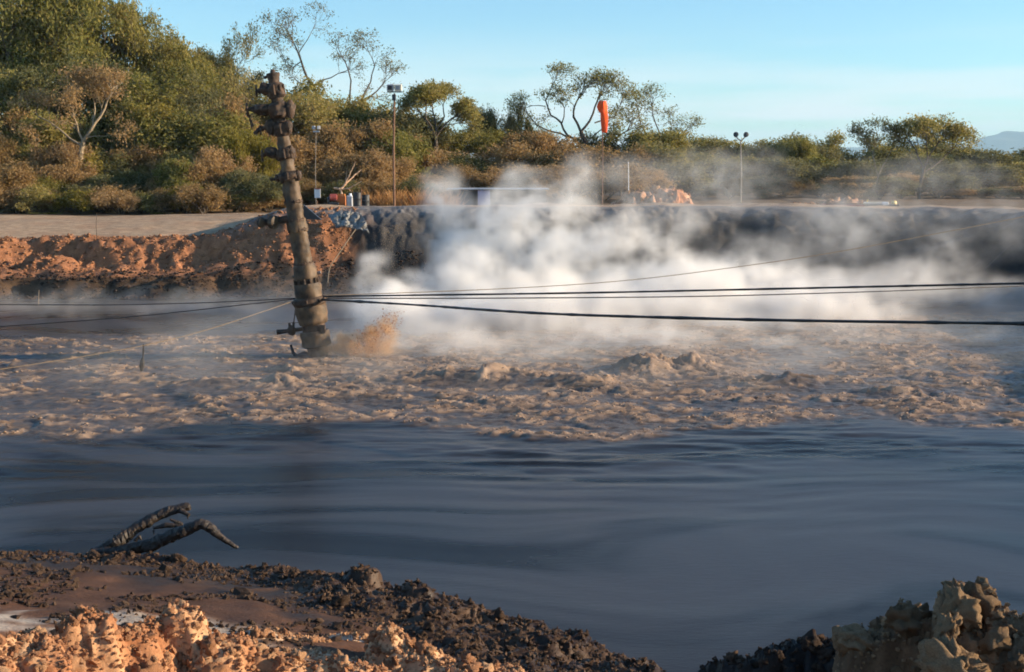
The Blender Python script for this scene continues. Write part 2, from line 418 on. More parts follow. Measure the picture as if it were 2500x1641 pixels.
mound = sum(h * np.exp(-(((WX - P(px, py, Y)[0]) / sx_) ** 2 + ((WY - Y) / sy_) ** 2))
            for px, py, Y, h, sx_, sy_ in [(1570, 900, 27.2, .30, .65, .45), (1690, 905, 27.4, .24, .5, .35), (1170, 925, 26.2, .22, 1.3, .6), (1920, 940, 25.8, .16, .7, .4),
                                           (2200, 980, 24.6, .12, 1.0, .4), (700, 905, 27.3, .16, .35, .25), (690, 955, 25.6, .12, .35, .3), (1400, 950, 25.6, .14, .8, .4), (540, 960, 25.6, .1, .9, .3), (20, 900, 27.6, .14, .5, .3)])
patch = ss(-.2, .4, big + .9 * mid + .20 - .22 * leftpatch)
foam = Fm * np.clip(.15 + .85 * patch, 0, 1)
foam_h = Fm * (.046 * (bl - 1.1) * (.3 + patch) + .05 * big + mound * (.55 + .4 * bl) + .022 * fbm(WX * 5, WY * 6, 1, 2))
rip = np.exp(-((front - WY - 1.2) / 1.6) ** 2)
qx = WX + 3.0 * fbm(WX * .13, WY * .16, 15, 2); qy = WY + 2.4 * fbm(WX * .13, WY * .16, 25, 2)
flow = WX + .8 * fbm(WX * .25, WY * .5, 60, 2)
swell = .036 * rip * fbm(flow * .7, WY * 2.4, 70, 3) + .016 * fbm(qx * .22, qy * .8, 80, 3) + .003 * fbm(qx * .7, qy * 1.8, 90, 3)
WZ = swell * (1 - .5 * Fm) + foam_h
crest = ss(.9, 1.9, bl + .5 * mid)
foamc = np.clip(foam * (.20 + .85 * crest), 0, 1)
streak = ss(-.25, .6, fbm(qx * .12, qy * .6, 33, 5, .62) + .1)
wn, hn = len(wx), len(wy); wi = np.arange(wn * hn).reshape(hn, wn)
wq = np.stack([wi[:-1, :-1], wi[:-1, 1:], wi[1:, 1:], wi[1:, :-1]], -1).reshape(-1, 4)
wd = shore_dist(WX, WY).ravel(); wq = wq[wd[wq].min(1) < .5]
wu = np.unique(wq); wre = np.full(wn * hn, -1); wre[wu] = np.arange(len(wu))
wm = fast_mesh('water', np.stack([WX.ravel(), WY.ravel(), WZ.ravel()], -1)[wu], wre[wq])
add_f(wm, 'foam', foamc.ravel()[wu]); add_f(wm, 'turb', Fm.ravel()[wu]); add_f(wm, 'streak', streak.ravel()[wu])
M_water, n, l, b = new_mat('oily_water'); v = geo_pos(n)
af = n.new('ShaderNodeAttribute'); af.attribute_name = 'foam'
at_ = n.new('ShaderNodeAttribute'); at_.attribute_name = 'turb'
as_ = n.new('ShaderNodeAttribute'); as_.attribute_name = 'streak'
t1 = noise_node(n, l, 9, 6, v, .7); t2 = noise_node(n, l, 2.2, 4, v)
fm_ = n.new('ShaderNodeMath'); fm_.operation = 'MULTIPLY_ADD'; l(af.outputs['Fac'], fm_.inputs[0]); fm_.inputs[1].default_value = 1.5
nb = n.new('ShaderNodeMapRange'); l(t1.outputs[0], nb.inputs[0]); nb.inputs[1].default_value = .3; nb.inputs[2].default_value = .7; nb.inputs[3].default_value = -.30; nb.inputs[4].default_value = .22
l(nb.outputs[0], fm_.inputs[2])
fac = n.new('ShaderNodeMath'); fac.operation = 'MULTIPLY'; fac.use_clamp = True; l(fm_.outputs[0], fac.inputs[0]); l(at_.outputs['Fac'], fac.inputs[1])
film = mixc(n, l, as_.outputs['Fac'], (.014, .0112, .0105), (.046, .037, .034))
turbc = mixc(n, l, at_.outputs['Fac'], film, (.088, .07, .058))
foamcol = ramp(n, l, t2.outputs[0], [(.3, (.23, .15, .098)), (.7, (.41, .285, .195))])
l(mixc(n, l, fac.outputs[0], turbc, foamcol.outputs[0]), b.inputs['Base Color'])
ro = n.new('ShaderNodeMath'); ro.operation = 'MULTIPLY_ADD'; ro.inputs[1].default_value = .08; ro.inputs[2].default_value = .27; l(as_.outputs['Fac'], ro.inputs[0])
ro2 = n.new('ShaderNodeMath'); ro2.operation = 'MULTIPLY_ADD'; ro2.inputs[1].default_value = .28; l(fac.outputs[0], ro2.inputs[0]); l(ro.outputs[0], ro2.inputs[2])
l(ro2.outputs[0], b.inputs['Roughness']); b.inputs['IOR'].default_value = 1.33; sp_l = n.new('ShaderNodeMapRange'); l(as_.outputs['Fac'], sp_l.inputs[0]); sp_l.inputs[3].default_value = .18; sp_l.inputs[4].default_value = .62; l(sp_l.outputs[0], b.inputs['Specular IOR Level'])
mpp = n.new('ShaderNodeMapping'); mpp.inputs['Scale'].default_value = (1, 3.5, 1); l(v, mpp.inputs['Vector'])
t3 = noise_node(n, l, 5, 5, mpp.outputs[0], .6)
hm = n.new('ShaderNodeMath'); hm.operation = 'MULTIPLY_ADD'; l(t1.outputs[0], hm.inputs[0]); l(at_.outputs['Fac'], hm.inputs[1])
h3 = n.new('ShaderNodeMath'); h3.operation = 'MULTIPLY'; h3.inputs[1].default_value = .16; l(t3.outputs[0], h3.inputs[0]); l(h3.outputs[0], hm.inputs[2])
t4 = noise_node(n, l, 38, 3, v, .7); h4_ = n.new('ShaderNodeMath'); h4_.operation = 'MULTIPLY_ADD'; h4_.inputs[1].default_value = .11; l(t4.outputs[0], h4_.inputs[0]); l(hm.outputs[0], h4_.inputs[2])   # scum grain
bump(n, l, h4_.outputs[0], b, .36, .05)
tag(link_mesh('water', wm, M_water), kind='structure')
# froth: small lumps riding on the crests of the boiling foam
rng = np.random.default_rng(8); ok = np.where((foamc.ravel() > .45) & (WY.ravel() < 36))[0]; pk = ok[rng.integers(0, len(ok), 22000)]
OC = np.array([[1, 0, 0], [-1, 0, 0], [0, 1, 0], [0, -1, 0], [0, 0, 1], [0, 0, -1.]]); OF = np.array([[0, 2, 4], [2, 1, 4], [1, 3, 4], [3, 0, 4], [2, 0, 5], [1, 2, 5], [3, 1, 5], [0, 3, 5]])
fs = rng.gamma(2.0, .0035, len(pk)) + .003
fc_ = np.stack([WX.ravel()[pk] + rng.normal(0, .03, len(pk)), WY.ravel()[pk] + rng.normal(0, .03, len(pk)), WZ.ravel()[pk] + fs * .3], -1)
FV = (fc_[:, None] + OC[None] * fs[:, None, None] * rng.uniform(.6, 1.5, (len(pk), 6, 1)) * np.array([1.8, 1.2, .6])).reshape(-1, 3)
fr = fast_mesh('froth', FV, (OF[None] + (np.arange(len(pk)) * 6)[:, None, None]).reshape(-1, 3), True)
M_froth = simple('froth', (.20, .125, .078), (.40, .27, .175), 3, .4, 0, 0)
tag(link_mesh('froth', fr, M_froth), 'brown froth lumps scattered over the boiling water', 'froth', kind='stuff')

# ------------------------------------------------------------------ far blue hills
hx = np.linspace(-2500, 6500, 240); hz = np.linspace(0, 1, 14)
HX, HK = np.meshgrid(hx, hz); HY = 7200 + HK * 1500 + 300 * fbm(HX * .0008, HK, 4, 2)
prof = 40 + 110 * ss(1600, 2450, HX) * (1 - .75 * ss(2700, 3050, HX)) + 165 * ss(2600, 3400, HX) + 45 * fbm(HX * .0016, 0, 6, 4)
prof *= ss(600, 1500, HX)
HZ = 2 + prof * np.sin(HK * math.pi * .5) ** 1.2 * (1 + .18 * fbm(HX * .004, HK * 3, 2, 3))
hi = np.arange(HX.size).reshape(HX.shape)
hq = np.stack([hi[:-1, :-1], hi[:-1, 1:], hi[1:, 1:], hi[1:, :-1]], -1).reshape(-1, 4)
M_hill = simple('wooded_hill', (.02, .035, .03), (.04, .06, .045), .004, .95, 0, 0)
tag(link_mesh('hills', fast_mesh('hills', np.stack([HX.ravel(), HY.ravel(), HZ.ravel()], -1), hq), M_hill), kind='structure')

# crumbled lumps lying on the far orange bank and on the dark shore below it
def bank_lumps(name, label, x0, x1, d0, d1, N, sz, mat, seed):
    rng = np.random.default_rng(seed); X = rng.uniform(x0, x1, N * 3); Y = rng.uniform(41.5, 49, N * 3); d = shore_dist(X, Y); k = np.where((d > d0) & (d < d1))[0][:N]
    s = rng.gamma(1.6, sz, len(k)) + sz * .5; c = np.stack([X[k], Y[k], terrain(X[k], Y[k]) + s * .15], -1)
    V = (c[:, None] + OC[None] * s[:, None, None] * rng.uniform(.55, 1.5, (len(k), 6, 1)) * np.array([1.2, 1, .75])).reshape(-1, 3)
    m = fast_mesh(name, V, (OF[None] + (np.arange(len(k)) * 6)[:, None, None]).reshape(-1, 3), True); tag(link_mesh(name, m, mat), label, 'earth lumps', kind='stuff')
bank_lumps('bank_lumps', 'crumbled orange earth lumps on the far left bank', -24, -6, 2.2, 5.0, 9000, .012, M_clod_orange, 3)
bank_lumps('shore_lumps', 'dark wet lumps along the far left shore', -24, -3, .1, 2.1, 7000, .014, M_clod_dark, 4)

# ------------------------------------------------------------------ vegetation
def tubes(segs, n=5):                        # segs: (p0, p1, r0, r1) -> one mesh
    p0 = np.array([s[0] for s in segs]); p1 = np.array([s[1] for s in segs])
    r0 = np.array([s[2] for s in segs]); r1 = np.array([s[3] for s in segs])
    d = p1 - p0; d /= np.linalg.norm(d, axis=1)[:, None] + 1e-9
    up = np.where(np.abs(d[:, 2:3]) < .9, [[0, 0, 1.]], [[1., 0, 0]])
    a = np.cross(d, up); a /= np.linalg.norm(a, axis=1)[:, None]; b_ = np.cross(d, a)
    t = np.arange(n) * 2 * math.pi / n; e = np.cos(t)[None, :, None] * a[:, None] + np.sin(t)[None, :, None] * b_[:, None]
    V = np.concatenate([p0[:, None] + e * r0[:, None, None], p1[:, None] + e * r1[:, None, None]], 1).reshape(-1, 3)
    k = np.arange(n); k2 = (k + 1) % n; f = np.stack([k, k2, k2 + n, k + n], -1)
    return V, (f[None] + (np.arange(len(segs)) * 2 * n)[:, None, None]).reshape(-1, 4)

def rot_about(v, ax, a):
    ax = ax / (np.linalg.norm(ax) + 1e-9); return v * math.cos(a) + np.cross(ax, v) * math.sin(a) + ax * (ax @ v) * (1 - math.cos(a))

def grow(rng, start, dirn, length, rad, depth, maxd, segs, tips, spread=.6, up=.12, kids=(2, 3), ratio=.74, wig=.16, tip_from=None):
    p = np.array(start, float); d = np.array(dirn, float); d /= np.linalg.norm(d); ns = 3 if depth < 3 else 2
    for i in range(ns):
        d = d + rng.normal(0, wig, 3) + np.array([0, 0, up]); d /= np.linalg.norm(d)
        q = p + d * length / ns; ra = rad * (1 - .35 * i / ns); rb = rad * (1 - .35 * (i + 1) / ns)
        segs.append((p.copy(), q.copy(), ra, rb)); p = q
        if tip_from is not None and depth >= tip_from: tips.append((p.copy(), depth))
    if depth >= maxd: tips.append((p.copy(), depth)); return
    for k in range(rng.integers(kids[0], kids[1] + 1)):
        ax = np.cross(d, rng.normal(size=3)); nd = rot_about(d, ax, rng.uniform(.5, 1.15) * spread)
        grow(rng, p, nd, length * ratio * rng.uniform(.75, 1.2), rad * .62, depth + 1, maxd, segs, tips, spread, up, kids, ratio, wig, tip_from)

def leaves(rng, tips, per, sig, size, flat=.75, clump=.5):
    C0 = np.array([t[0] for t in tips]); m = len(C0)
    ct = rng.uniform(0, 1, m)
    hgt = (C0[:, 2] - C0[:, 2].min()) / (np.ptp(C0[:, 2]) + 1e-6)
    i = np.repeat(np.arange(m), per); N = len(i)
    c = C0[i] + rng.normal(0, 1, (N, 3)) * sig * np.array([1, 1, flat])
    nrm = rng.normal(0, 1, (N, 3)) + np.array([0, 0, .4]); nrm /= np.linalg.norm(nrm, axis=1)[:, None]
    a = np.cross(nrm, rng.normal(size=(N, 3))); a /= np.linalg.norm(a, axis=1)[:, None]; b_ = np.cross(nrm, a)
    s = size * rng.uniform(.5, 1.4, N)[:, None]
    V = np.stack([c - a * s, c + b_ * s * .42, c + a * s, c - b_ * s * .42], 1).reshape(-1, 3)
    tint = np.clip(.5 + clump * (ct[i] - .5) + rng.normal(0, .12, N), 0, 1)
    return V, np.arange(N * 4).reshape(-1, 4), np.repeat(tint, 4)

def plant_meshes(name, seed, h, stems, lean, maxd, rad, trunk_len, per, sig, size, spread=.6, up=.12, kids=(2, 3), ratio=.74, wig=.16, flat=.75, clump=.5, tip_from=None, trunkz=0., squash=1.):
    rng = np.random.default_rng(seed); segs, tips = [], []
    for k in range(stems):
        a = rng.uniform(0, 2 * math.pi) if stems > 1 else rng.uniform(0, 6)
        d0 = np.array([math.cos(a) * lean, math.sin(a) * lean, 1.])
        grow(rng, (0, 0, -.15), d0, trunk_len * rng.uniform(.8, 1.15), rad, 0, maxd, segs, tips, spread, up, kids, ratio, wig, tip_from)
    V, Fq = tubes(segs); top = max(t[0][2] for t in tips) + sig * .8; k = h / top
    V = V * k; tips = [(t[0] * k, t[1]) for t in tips]
    V[:, 2] *= squash
    LV, LF, T = leaves(rng, tips, per, sig, size, flat, clump); LV[:, 2] *= squash; h = float(np.percentile(LV[:, 2], 93)) / squash
    LV[:, 2] = np.maximum(LV[:, 2], .02 + .1 * rng.random(len(LV)))
    tm = fast_mesh(name + '_trunk', V, Fq); cm = fast_mesh(name + '_crown', LV, LF, False); add_f(cm, 'tint', T)
    rr = np.percentile(np.hypot(LV[:, 0], LV[:, 1]), 92)
    return tm, cm, h * squash, rr
LIB = {
 'bush': [plant_meshes('bush', 10 + i, 3.0, 6, .55, 4, .05, .9, 30, .20, .075, .75, .10, (2, 3), .82, tip_from=3) for i in range(4)],
 'dry': [plant_meshes('dry', 30 + i, 2.6, 7, .5, 4, .04, .8, 12, .17, .062, .7, .14, (2, 3), .80, .2, tip_from=3) for i in range(3)],
 'scrub': [plant_meshes('scrub', 50 + i, 1.5, 9, .7, 3, .022, .5, 18, .13, .05, .8, .1, (2, 3), .8, .2, tip_from=2) for i in range(3)],
 'tree': [plant_meshes('tree', 70 + i, 9.0, 2, .22, 6, .16, 1.6, 13, .30, .12, .66, .08, (2, 3), .84, .15, tip_from=5) for i in range(4)],
 'low': [plant_meshes('low', 90 + i, 5.0, 2, .35, 5, .10, 1.1, 22, .27, .10, .75, .08, (2, 3), .84, .16, tip_from=4) for i in range(3)],
}
def plant(kind, var, label, cat, px, ytop, Y, wpx, leafm, barkm=None, group=None, name=None, rotz=None, dz=0.0):
    tm, cm, h, rr = LIB[kind][var % len(LIB[kind])]
    X = (px - 1250) / F * Y * 1.0
    z = gz(X, Y) + dz; X = P(px, 450, Y)[0]
    H = max(.3, P(px, ytop, Y)[2] - z); sw = (wpx / F * Y) / (2 * rr); sh = H / h
    rng = random.Random(px * 7 + int(Y * 3)); rz = rng.uniform(0, 6.28) if rotz is None else rotz
    t = thing(name or {'bush': 'bush', 'dry': 'dry_bush', 'scrub': 'scrub_bush', 'tree': 'tree', 'low': 'small_tree'}[kind], label, cat, (X, Y, z), group)
    t.rotation_euler = (0, 0, rz); t.scale = (sw, sw, sh)
    for nm, m, mt in (('trunk', tm, barkm or M_bark), ('crown', cm, leafm)):
        o = bpy.data.objects.new(nm, m); col.objects.link(o); o.parent = t
        if len(m.materials) == 0: m.materials.append(mt)
        o.material_slots[0].link = 'OBJECT'; o.material_slots[0].material = mt
    return t
GR, DK, BR, YL = M_leaf_green, M_leaf_dark, M_leaf_brown, M_leaf_yellow
rnd = random.Random(3)

# the wooded slope on the left, from the sky line down to the gravel track
slope = 'trees on the wooded slope'
for i, (px, yt, Y, wp, k, v_, mt, lb) in enumerate([
    (20, 40, 82, 330, 'tree', 0, GR, 'tall olive tree cut by the left edge of the picture, at the sky line'),
    (130, -10, 80, 300, 'tree', 1, GR, 'tallest dense olive tree of the wooded slope, second from the left edge'),
    (225, -15, 84, 260, 'tree', 2, GR, 'tall loose olive tree whose top leaves the picture, above the pale trunk tree'),
    (310, 75, 86, 260, 'tree', 3, GR, 'round olive tree on the sky line right of the tallest tree'),
    (395, 100, 86, 230, 'tree', 0, GR, 'olive tree with a side bough reaching right at the sky line'),
    (455, 175, 84, 170, 'low', 1, GR, 'small bright tree in the sky line dip left of the pointed tree'),
    (520, 130, 88, 170, 'tree', 2, GR, 'pointed olive tree standing alone above the slope, left of the well stack'),
    (610, 200, 90, 160, 'tree', 3, DK, 'thin dark tree on the sky line just left of the well stack'),
    (60, 190, 74, 330, 'tree', 2, GR, 'broad tree in front of the tall trees at the left edge'),
    (200, 185, 75, 330, 'tree', 3, DK, 'dark broad tree directly behind the pale trunk tree'),
    (330, 215, 76, 300, 'tree', 1, GR, 'broad mid green tree right of the pale trunk tree'),
    (450, 240, 77, 260, 'tree', 0, DK, 'dark tree below the sky line dip, left of the well stack'),
    (570, 255, 79, 250, 'tree', 1, DK, 'dark green tree behind the upper part of the well stack, left side'),
    (700, 235, 82, 280, 'tree', 2, GR, 'green tree directly behind the upper well stack'),
    (800, 250, 84, 290, 'low', 0, GR, 'green rounded tree under the bare forked tree'),
    (900, 255, 85, 270, 'low', 2, GR, 'green rounded tree behind the tall floodlight pole'),
    (985, 295, 86, 220, 'low', 1, DK, 'low green tree between floodlight pole and umbrella tree')]):
    plant(k, v_, lb, 'tree', px, yt, Y, wp, mt, group=slope)
ORD = 'first second third fourth fifth sixth seventh eighth ninth tenth eleventh twelfth thirteenth fourteenth fifteenth sixteenth seventeenth eighteenth nineteenth twentieth'.split()
for (x0, x1, st, yt, jit, Y, wp, kind, pal, lb, cat) in [
    (-40, 660, 105, 300, 26, 70.5, 210, 'low', [GR, BR, GR, DK, YL], 'low tree halfway up the wooded slope', 'tree'),
    (-40, 660, 80, 372, 24, 66.5, 165, 'bush', [BR, GR, BR, YL, DK], 'bush in the upper scrub of the slope', 'bush'),
    (-30, 660, 68, 428, 18, 63.5, 130, 'bush', [DK, BR, GR, BR, DK], 'bush in the middle scrub of the slope', 'bush'),
    (-20, 680, 52, 470, 12, 61.4, 100, 'scrub', [BR, BR, GR, BR, YL], 'scrub along the gravel track', 'bush'),
    (690, 1010, 72, 345, 18, 76, 170, 'bush', [BR, GR, BR], 'bush behind the floodlight poles', 'bush'),
    (690, 1010, 58, 405, 18, 71, 140, 'dry', [BR, BR, BR], 'dry bush behind the white sign', 'bush'),
    (700, 1060, 60, 452, 12, 67, 110, 'dry', [BR, BR, DK], 'low bush behind barrels and straw', 'bush'),
    (1040, 1290, 62, 325, 18, 88, 150, 'low', [DK, BR, GR], 'small tree between umbrella tree and windsock', 'tree'),
    (1040, 1620, 62, 385, 14, 80, 150, 'dry', [BR, DK, BR, BR], 'dry bush behind cabin and steam', 'bush'),
    (1300, 1680, 70, 350, 16, 90, 160, 'low', [DK, GR, DK], 'small tree below the windsock tree', 'tree'),
    (1050, 1640, 60, 430, 12, 75, 130, 'dry', [BR, BR], 'low bush just behind the cabin', 'bush'),
    (1640, 2580, 52, 362, 12, 112, 190, 'low', [DK, DK, GR], 'rounded tree of the far right tree line', 'tree'),
    (1640, 2580, 60, 398, 14, 96, 150, 'bush', [DK, DK, GR, DK], 'bush before the far right tree line', 'bush'),
    (1700, 2580, 74, 445, 12, 86, 140, 'bush', [DK, BR, DK, BR], 'low bush just behind the right rim', 'bush')]:
    k = 0
    for px in np.arange(x0, x1, st):
        px_ = int(px + rnd.uniform(-.3, .3) * st)
        mt = pal[k % len(pal)]; adj = {'leaf_olive': 'olive green', 'leaf_dark': 'dark green', 'leaf_dry': 'brown', 'leaf_yellowgreen': 'yellowish'}[mt.name]
        lab = f"{adj} {lb}, {ORD[k]} from the left"
        t = plant(kind, rnd.randrange(9), lab, cat, px_, yt + (22 if px_ > 2350 else 0) + rnd.uniform(-jit, jit), Y + rnd.uniform(-1.2, 1.2), wp * rnd.uniform(.85, 1.25), mt, group=lb)
        k += 1

# trees with a shape of their own: limbs laid out one by one
def hero(name, label, px, ybase, Y, limbs, seed, leafm, barkm, per, sig, size, sub=3, twig=1.0, kids=(2, 3), spread=.75, trunk_r=.16, z=None, clump=.5, up=.05, flat=.6):
    rng = np.random.default_rng(seed); base = P(px, ybase, Y); base[2] = gz(base[0], Y) if z is None else z
    segs, tips = [], []
    for (pts, r0, r1, grow_end) in limbs:
        W = [P(a, b_, Y + c) for a, b_, c in pts]
        if pts[0][1] >= ybase - 2: W[0][2] = base[2] - .2
        Wd = [W[0]]
        for a, b_ in zip(W[:-1], W[1:]):
            mid_ = (a + b_) / 2 + rng.normal(0, .03, 3) * np.linalg.norm(b_ - a); Wd += [mid_, b_]
        for i in range(len(Wd) - 1):
            f0, f1 = i / (len(Wd) - 1), (i + 1) / (len(Wd) - 1)
            segs.append((Wd[i] - base, Wd[i + 1] - base, .62 * (r0 + (r1 - r0) * f0), .62 * (r0 + (r1 - r0) * f1)))
            if grow_end > 0 and i >= len(Wd) * .35 and rng.random() < .8:
                d = Wd[i + 1] - Wd[i]; nd = rot_about(d / np.linalg.norm(d), rng.normal(size=3), rng.uniform(.5, 1.0))
                grow(rng, Wd[i + 1] - base, nd, twig * .8, r1 * .36, 5 - sub, 4, segs, tips, spread, up, kids, .72, .2)
        if grow_end > 0:
            d = Wd[-1] - Wd[-2]; d /= np.linalg.norm(d)
            for _ in range(grow_end):
                grow(rng, Wd[-1] - base, rot_about(d, rng.normal(size=3), rng.uniform(.1, .7)), twig, r1 * .42, 5 - sub, 4, segs, tips, spread, up, kids, .74, .2)
    t = thing(name, label, 'tree', base)
    V, Fq = tubes(segs); link_mesh('trunk', fast_mesh('trunk', V, Fq), barkm, t)
    if per:
        LV, LF, T = leaves(rng, tips, per, sig, size, flat, clump); cm = fast_mesh('crown', LV, LF, False); add_f(cm, 'tint', T)
        link_mesh('crown', cm, leafm, t)
    return t
hero('tree', 'tree with a pale straight trunk and forked limbs in front of the slope', 200, 420, 66,
     [([(200, 425, 0), (197, 370, 0), (203, 345, 0)], .26, .20, 0), ([(203, 345, 0), (190, 318, 0), (182, 290, -.5)], .12, .07, 2), ([(203, 345, 0), (222, 318, 0), (245, 285, .3), (262, 245, .5)], .16, .08, 3),
      ([(225, 315, 0), (232, 270, .6), (228, 235, 1)], .08, .05, 3), ([(212, 335, 0), (245, 332, -.6)], .06, .03, 1), ([(198, 355, 0), (150, 320, .5), (95, 285, 1)], .10, .05, 2), ([(182, 290, 0), (175, 250, .5)], .08, .04, 2)],
     5, BR, M_bark_pale, 22, .26, .08, 3, .7, (3, 4))
hero('forked_tree', 'nearly bare forked tree with two long limbs behind the well stack', 805, 320, 88,
     [([(798, 322, 0), (795, 290, 0)], .34, .28, 0), ([(795, 292, 0), (782, 250, 0), (762, 210, .5), (740, 165, .5), (728, 130, 0), (715, 100, 0)], .22, .07, 4), ([(805, 318, 0), (825, 275, 0), (860, 255, 0), (905, 235, .6), (935, 205, .8)], .22, .06, 4),
      ([(735, 150, 0), (715, 165, 0), (700, 150, .5)], .07, .04, 2), ([(770, 225, 0), (790, 195, .8), (825, 180, 1)], .10, .05, 3), ([(850, 262, 0), (855, 220, -.8), (850, 170, -.5), (838, 145, 0)], .12, .05, 3),
      ([(880, 245, 0), (905, 200, .5), (915, 160, .5), (905, 135, 0)], .10, .04, 3), ([(715, 105, 0), (690, 85, 0)], .05, .03, 2), ([(728, 132, 0), (752, 95, 0), (765, 70, .5)], .06, .03, 3), ([(782, 250, 0), (765, 240, .7), (735, 205, 1)], .08, .04, 2),
      ([(700, 165, 0), (690, 135, 0)], .04, .03, 1), ([(905, 235, 0), (950, 250, .4), (975, 272, .6)], .05, .02, 1)],
     11, M_leaf_dark, M_bark, 8, .22, .075, 3, .85, (3, 4), .8)
hero('umbrella_tree', 'flat topped umbrella tree with thin stems right of the floodlight pole', 1065, 400, 84,
     [([(1062, 405, 0), (1064, 350, 0), (1062, 330, 0)], .24, .18, 0), ([(1062, 335, 0), (1042, 300, 0), (1025, 275, .5)], .12, .07, 5), ([(1062, 335, 0), (1062, 290, .5), (1055, 262, 0)], .12, .07, 6), ([(1064, 335, 0), (1090, 300, 0), (1112, 285, .5)], .12, .07, 5),
      ([(1064, 320, 0), (1085, 285, 1), (1082, 262, 1)], .09, .06, 5), ([(1062, 330, 0), (1040, 290, -1), (1040, 262, -1)], .09, .06, 5), ([(1090, 305, 0), (1120, 300, .5)], .06, .04, 4)],
     21, GR, M_bark, 34, .24, .085, 3, .66, (3, 4), .95)
hero('spreading_tree', 'large spreading tree with tufted crown directly behind the orange windsock', 1440, 385, 90,
     [([(1440, 390, 0), (1432, 350, 0), (1418, 322, 0)], .34, .26, 0), ([(1418, 322, 0), (1400, 285, 0), (1402, 262, .5), (1415, 235, .5)], .16, .08, 4), ([(1418, 322, 0), (1440, 295, 0), (1452, 262, 0), (1462, 235, 0)], .16, .08, 4),
      ([(1410, 345, 0), (1385, 330, 0), (1370, 300, 0), (1345, 282, .5), (1332, 245, .5), (1345, 215, 0)], .16, .06, 4), ([(1385, 335, 0), (1350, 322, .5), (1310, 305, .5), (1290, 280, .5)], .12, .05, 3),
      ([(1372, 300, 0), (1378, 265, -.5)], .09, .05, 4), ([(1332, 260, 0), (1302, 258, .5)], .06, .04, 4), ([(1415, 240, 0), (1432, 215, 0)], .07, .05, 5), ([(1462, 238, 0), (1478, 225, 0)], .07, .05, 4),
      ([(1440, 350, 0), (1490, 345, .5), (1530, 320, .5)], .14, .07, 4), ([(1452, 300, 0), (1500, 285, .5), (1515, 255, .5)], .09, .05, 4), ([(1345, 220, 0), (1360, 205, 0)], .05, .03, 3), ([(1440, 340, 0), (1470, 315, -.5)], .10, .06, 5)],
     31, GR, M_bark, 9, .22, .08, 3, .75, (3, 4), .9)
hero('sparse_tree', 'sparse tree with thin open crown right of the orange windsock', 1610, 390, 93,
     [([(1605, 395, 0), (1600, 365, 0)], .22, .18, 0), ([(1600, 368, 0), (1580, 330, 0), (1565, 305, 0), (1560, 280, 0)], .12, .05, 4), ([(1600, 368, 0), (1612, 330, .5), (1600, 300, .5), (1592, 262, 0)], .12, .05, 5), ([(1602, 368, 0), (1640, 350, 0), (1665, 325, .5)], .10, .05, 4),
      ([(1565, 310, 0), (1540, 300, .5)], .06, .04, 4), ([(1612, 335, 0), (1640, 315, -.5), (1640, 305, 0)], .06, .04, 3)],
     41, GR, M_bark, 8, .24, .08, 3, .75, (3, 4))
hero('sparse_tree', 'airy tree with pale bent trunk behind the yellow machinery', 2120, 495, 84,
     [([(2122, 492, 0), (2130, 462, 0), (2145, 430, 0)], .11, .09, 0), ([(2145, 430, 0), (2135, 395, 0), (2130, 372, .5), (2115, 350, .5)], .08, .04, 4), ([(2145, 430, 0), (2165, 390, .5), (2180, 355, .5)], .08, .04, 4), ([(2132, 378, 0), (2140, 345, 0)], .05, .03, 4)],
     51, DK, M_bark_pale, 10, .22, .08, 3, .65, (3, 4))
hero('dark_trunk_tree', 'taller green tree with a dark trunk right of the yellow machinery', 2245, 500, 84,
     [([(2243, 500, 0), (2246, 455, 0), (2256, 415, 0)], .2, .15, 0), ([(2256, 415, 0), (2240, 380, 0), (2228, 355, .5)], .10, .05, 5), ([(2256, 415, 0), (2272, 375, 0), (2290, 350, .5)], .10, .06, 6), ([(2256, 420, 0), (2300, 390, .5), (2325, 365, .5)], .10, .06, 6), ([(2265, 390, 0), (2262, 355, -.5)], .07, .05, 5),
      ([(2290, 352, 0), (2272, 335, 0)], .05, .03, 2)],
     61, GR, M_bark, 26, .3, .085, 3, .75, (3, 4))
plant('low', 1, 'small rounded tree standing higher than the far right tree line, right of the distant lamp', 'tree', 1940, 352, 105, 100, GR)
for px, yt, lb in ((1180, 285, 'left one of two small dark trees on the ridge right of the umbrella tree'), (1232, 292, 'right one of two small dark trees on the ridge right of the umbrella tree'), (1275, 300, 'small dark tree on the ridge at the foot of the spreading tree')):
    plant('low', px, lb, 'tree', px, yt, 91, 75, DK)

# dry straw tufts lit by the sun beside the floodlight pole
def tuft_mesh(seed, n_, h):
    rng = np.random.default_rng(seed); segs = []
    for i in range(n_):
        a = rng.uniform(0, 6.28); b0 = np.array([rng.normal(0, .16), rng.normal(0, .16), -.03]); d = np.array([math.cos(a) * .35, math.sin(a) * .35, 1]) * h * rng.uniform(.5, 1.1)
        m_ = b0 + d * .55; segs += [(b0, m_, .012, .009), (m_, b0 + d + np.array([math.cos(a), math.sin(a), -.3]) * .12 * h, .009, .002)]
    V, Fq = tubes(segs, 3); m = fast_mesh('straw', V, Fq); add_f(m, 'tint', np.repeat(rng.uniform(0, 1, len(segs)), 6)); return m
tufts = [tuft_mesh(s, 60, .8) for s in (1, 2, 3)]
for i, px in enumerate(range(905, 1105, 9)):
    Y = 57.5 + rnd.uniform(-.8, 1.2); X = P(px + rnd.uniform(-4, 4), 500, Y)[0]
    o = tag(link_mesh('straw_tuft', tufts[i % 3], M_straw, None, (X, Y, gz(X, Y))), 'sunlit orange tuft of dry straw beside the tall floodlight pole', 'grass tuft', 'straw tufts by the floodlight pole')
    o.rotation_euler = (0, 0, i * 1.3); o.scale = (1.5, 1.5, rnd.uniform(.8, 1.6))

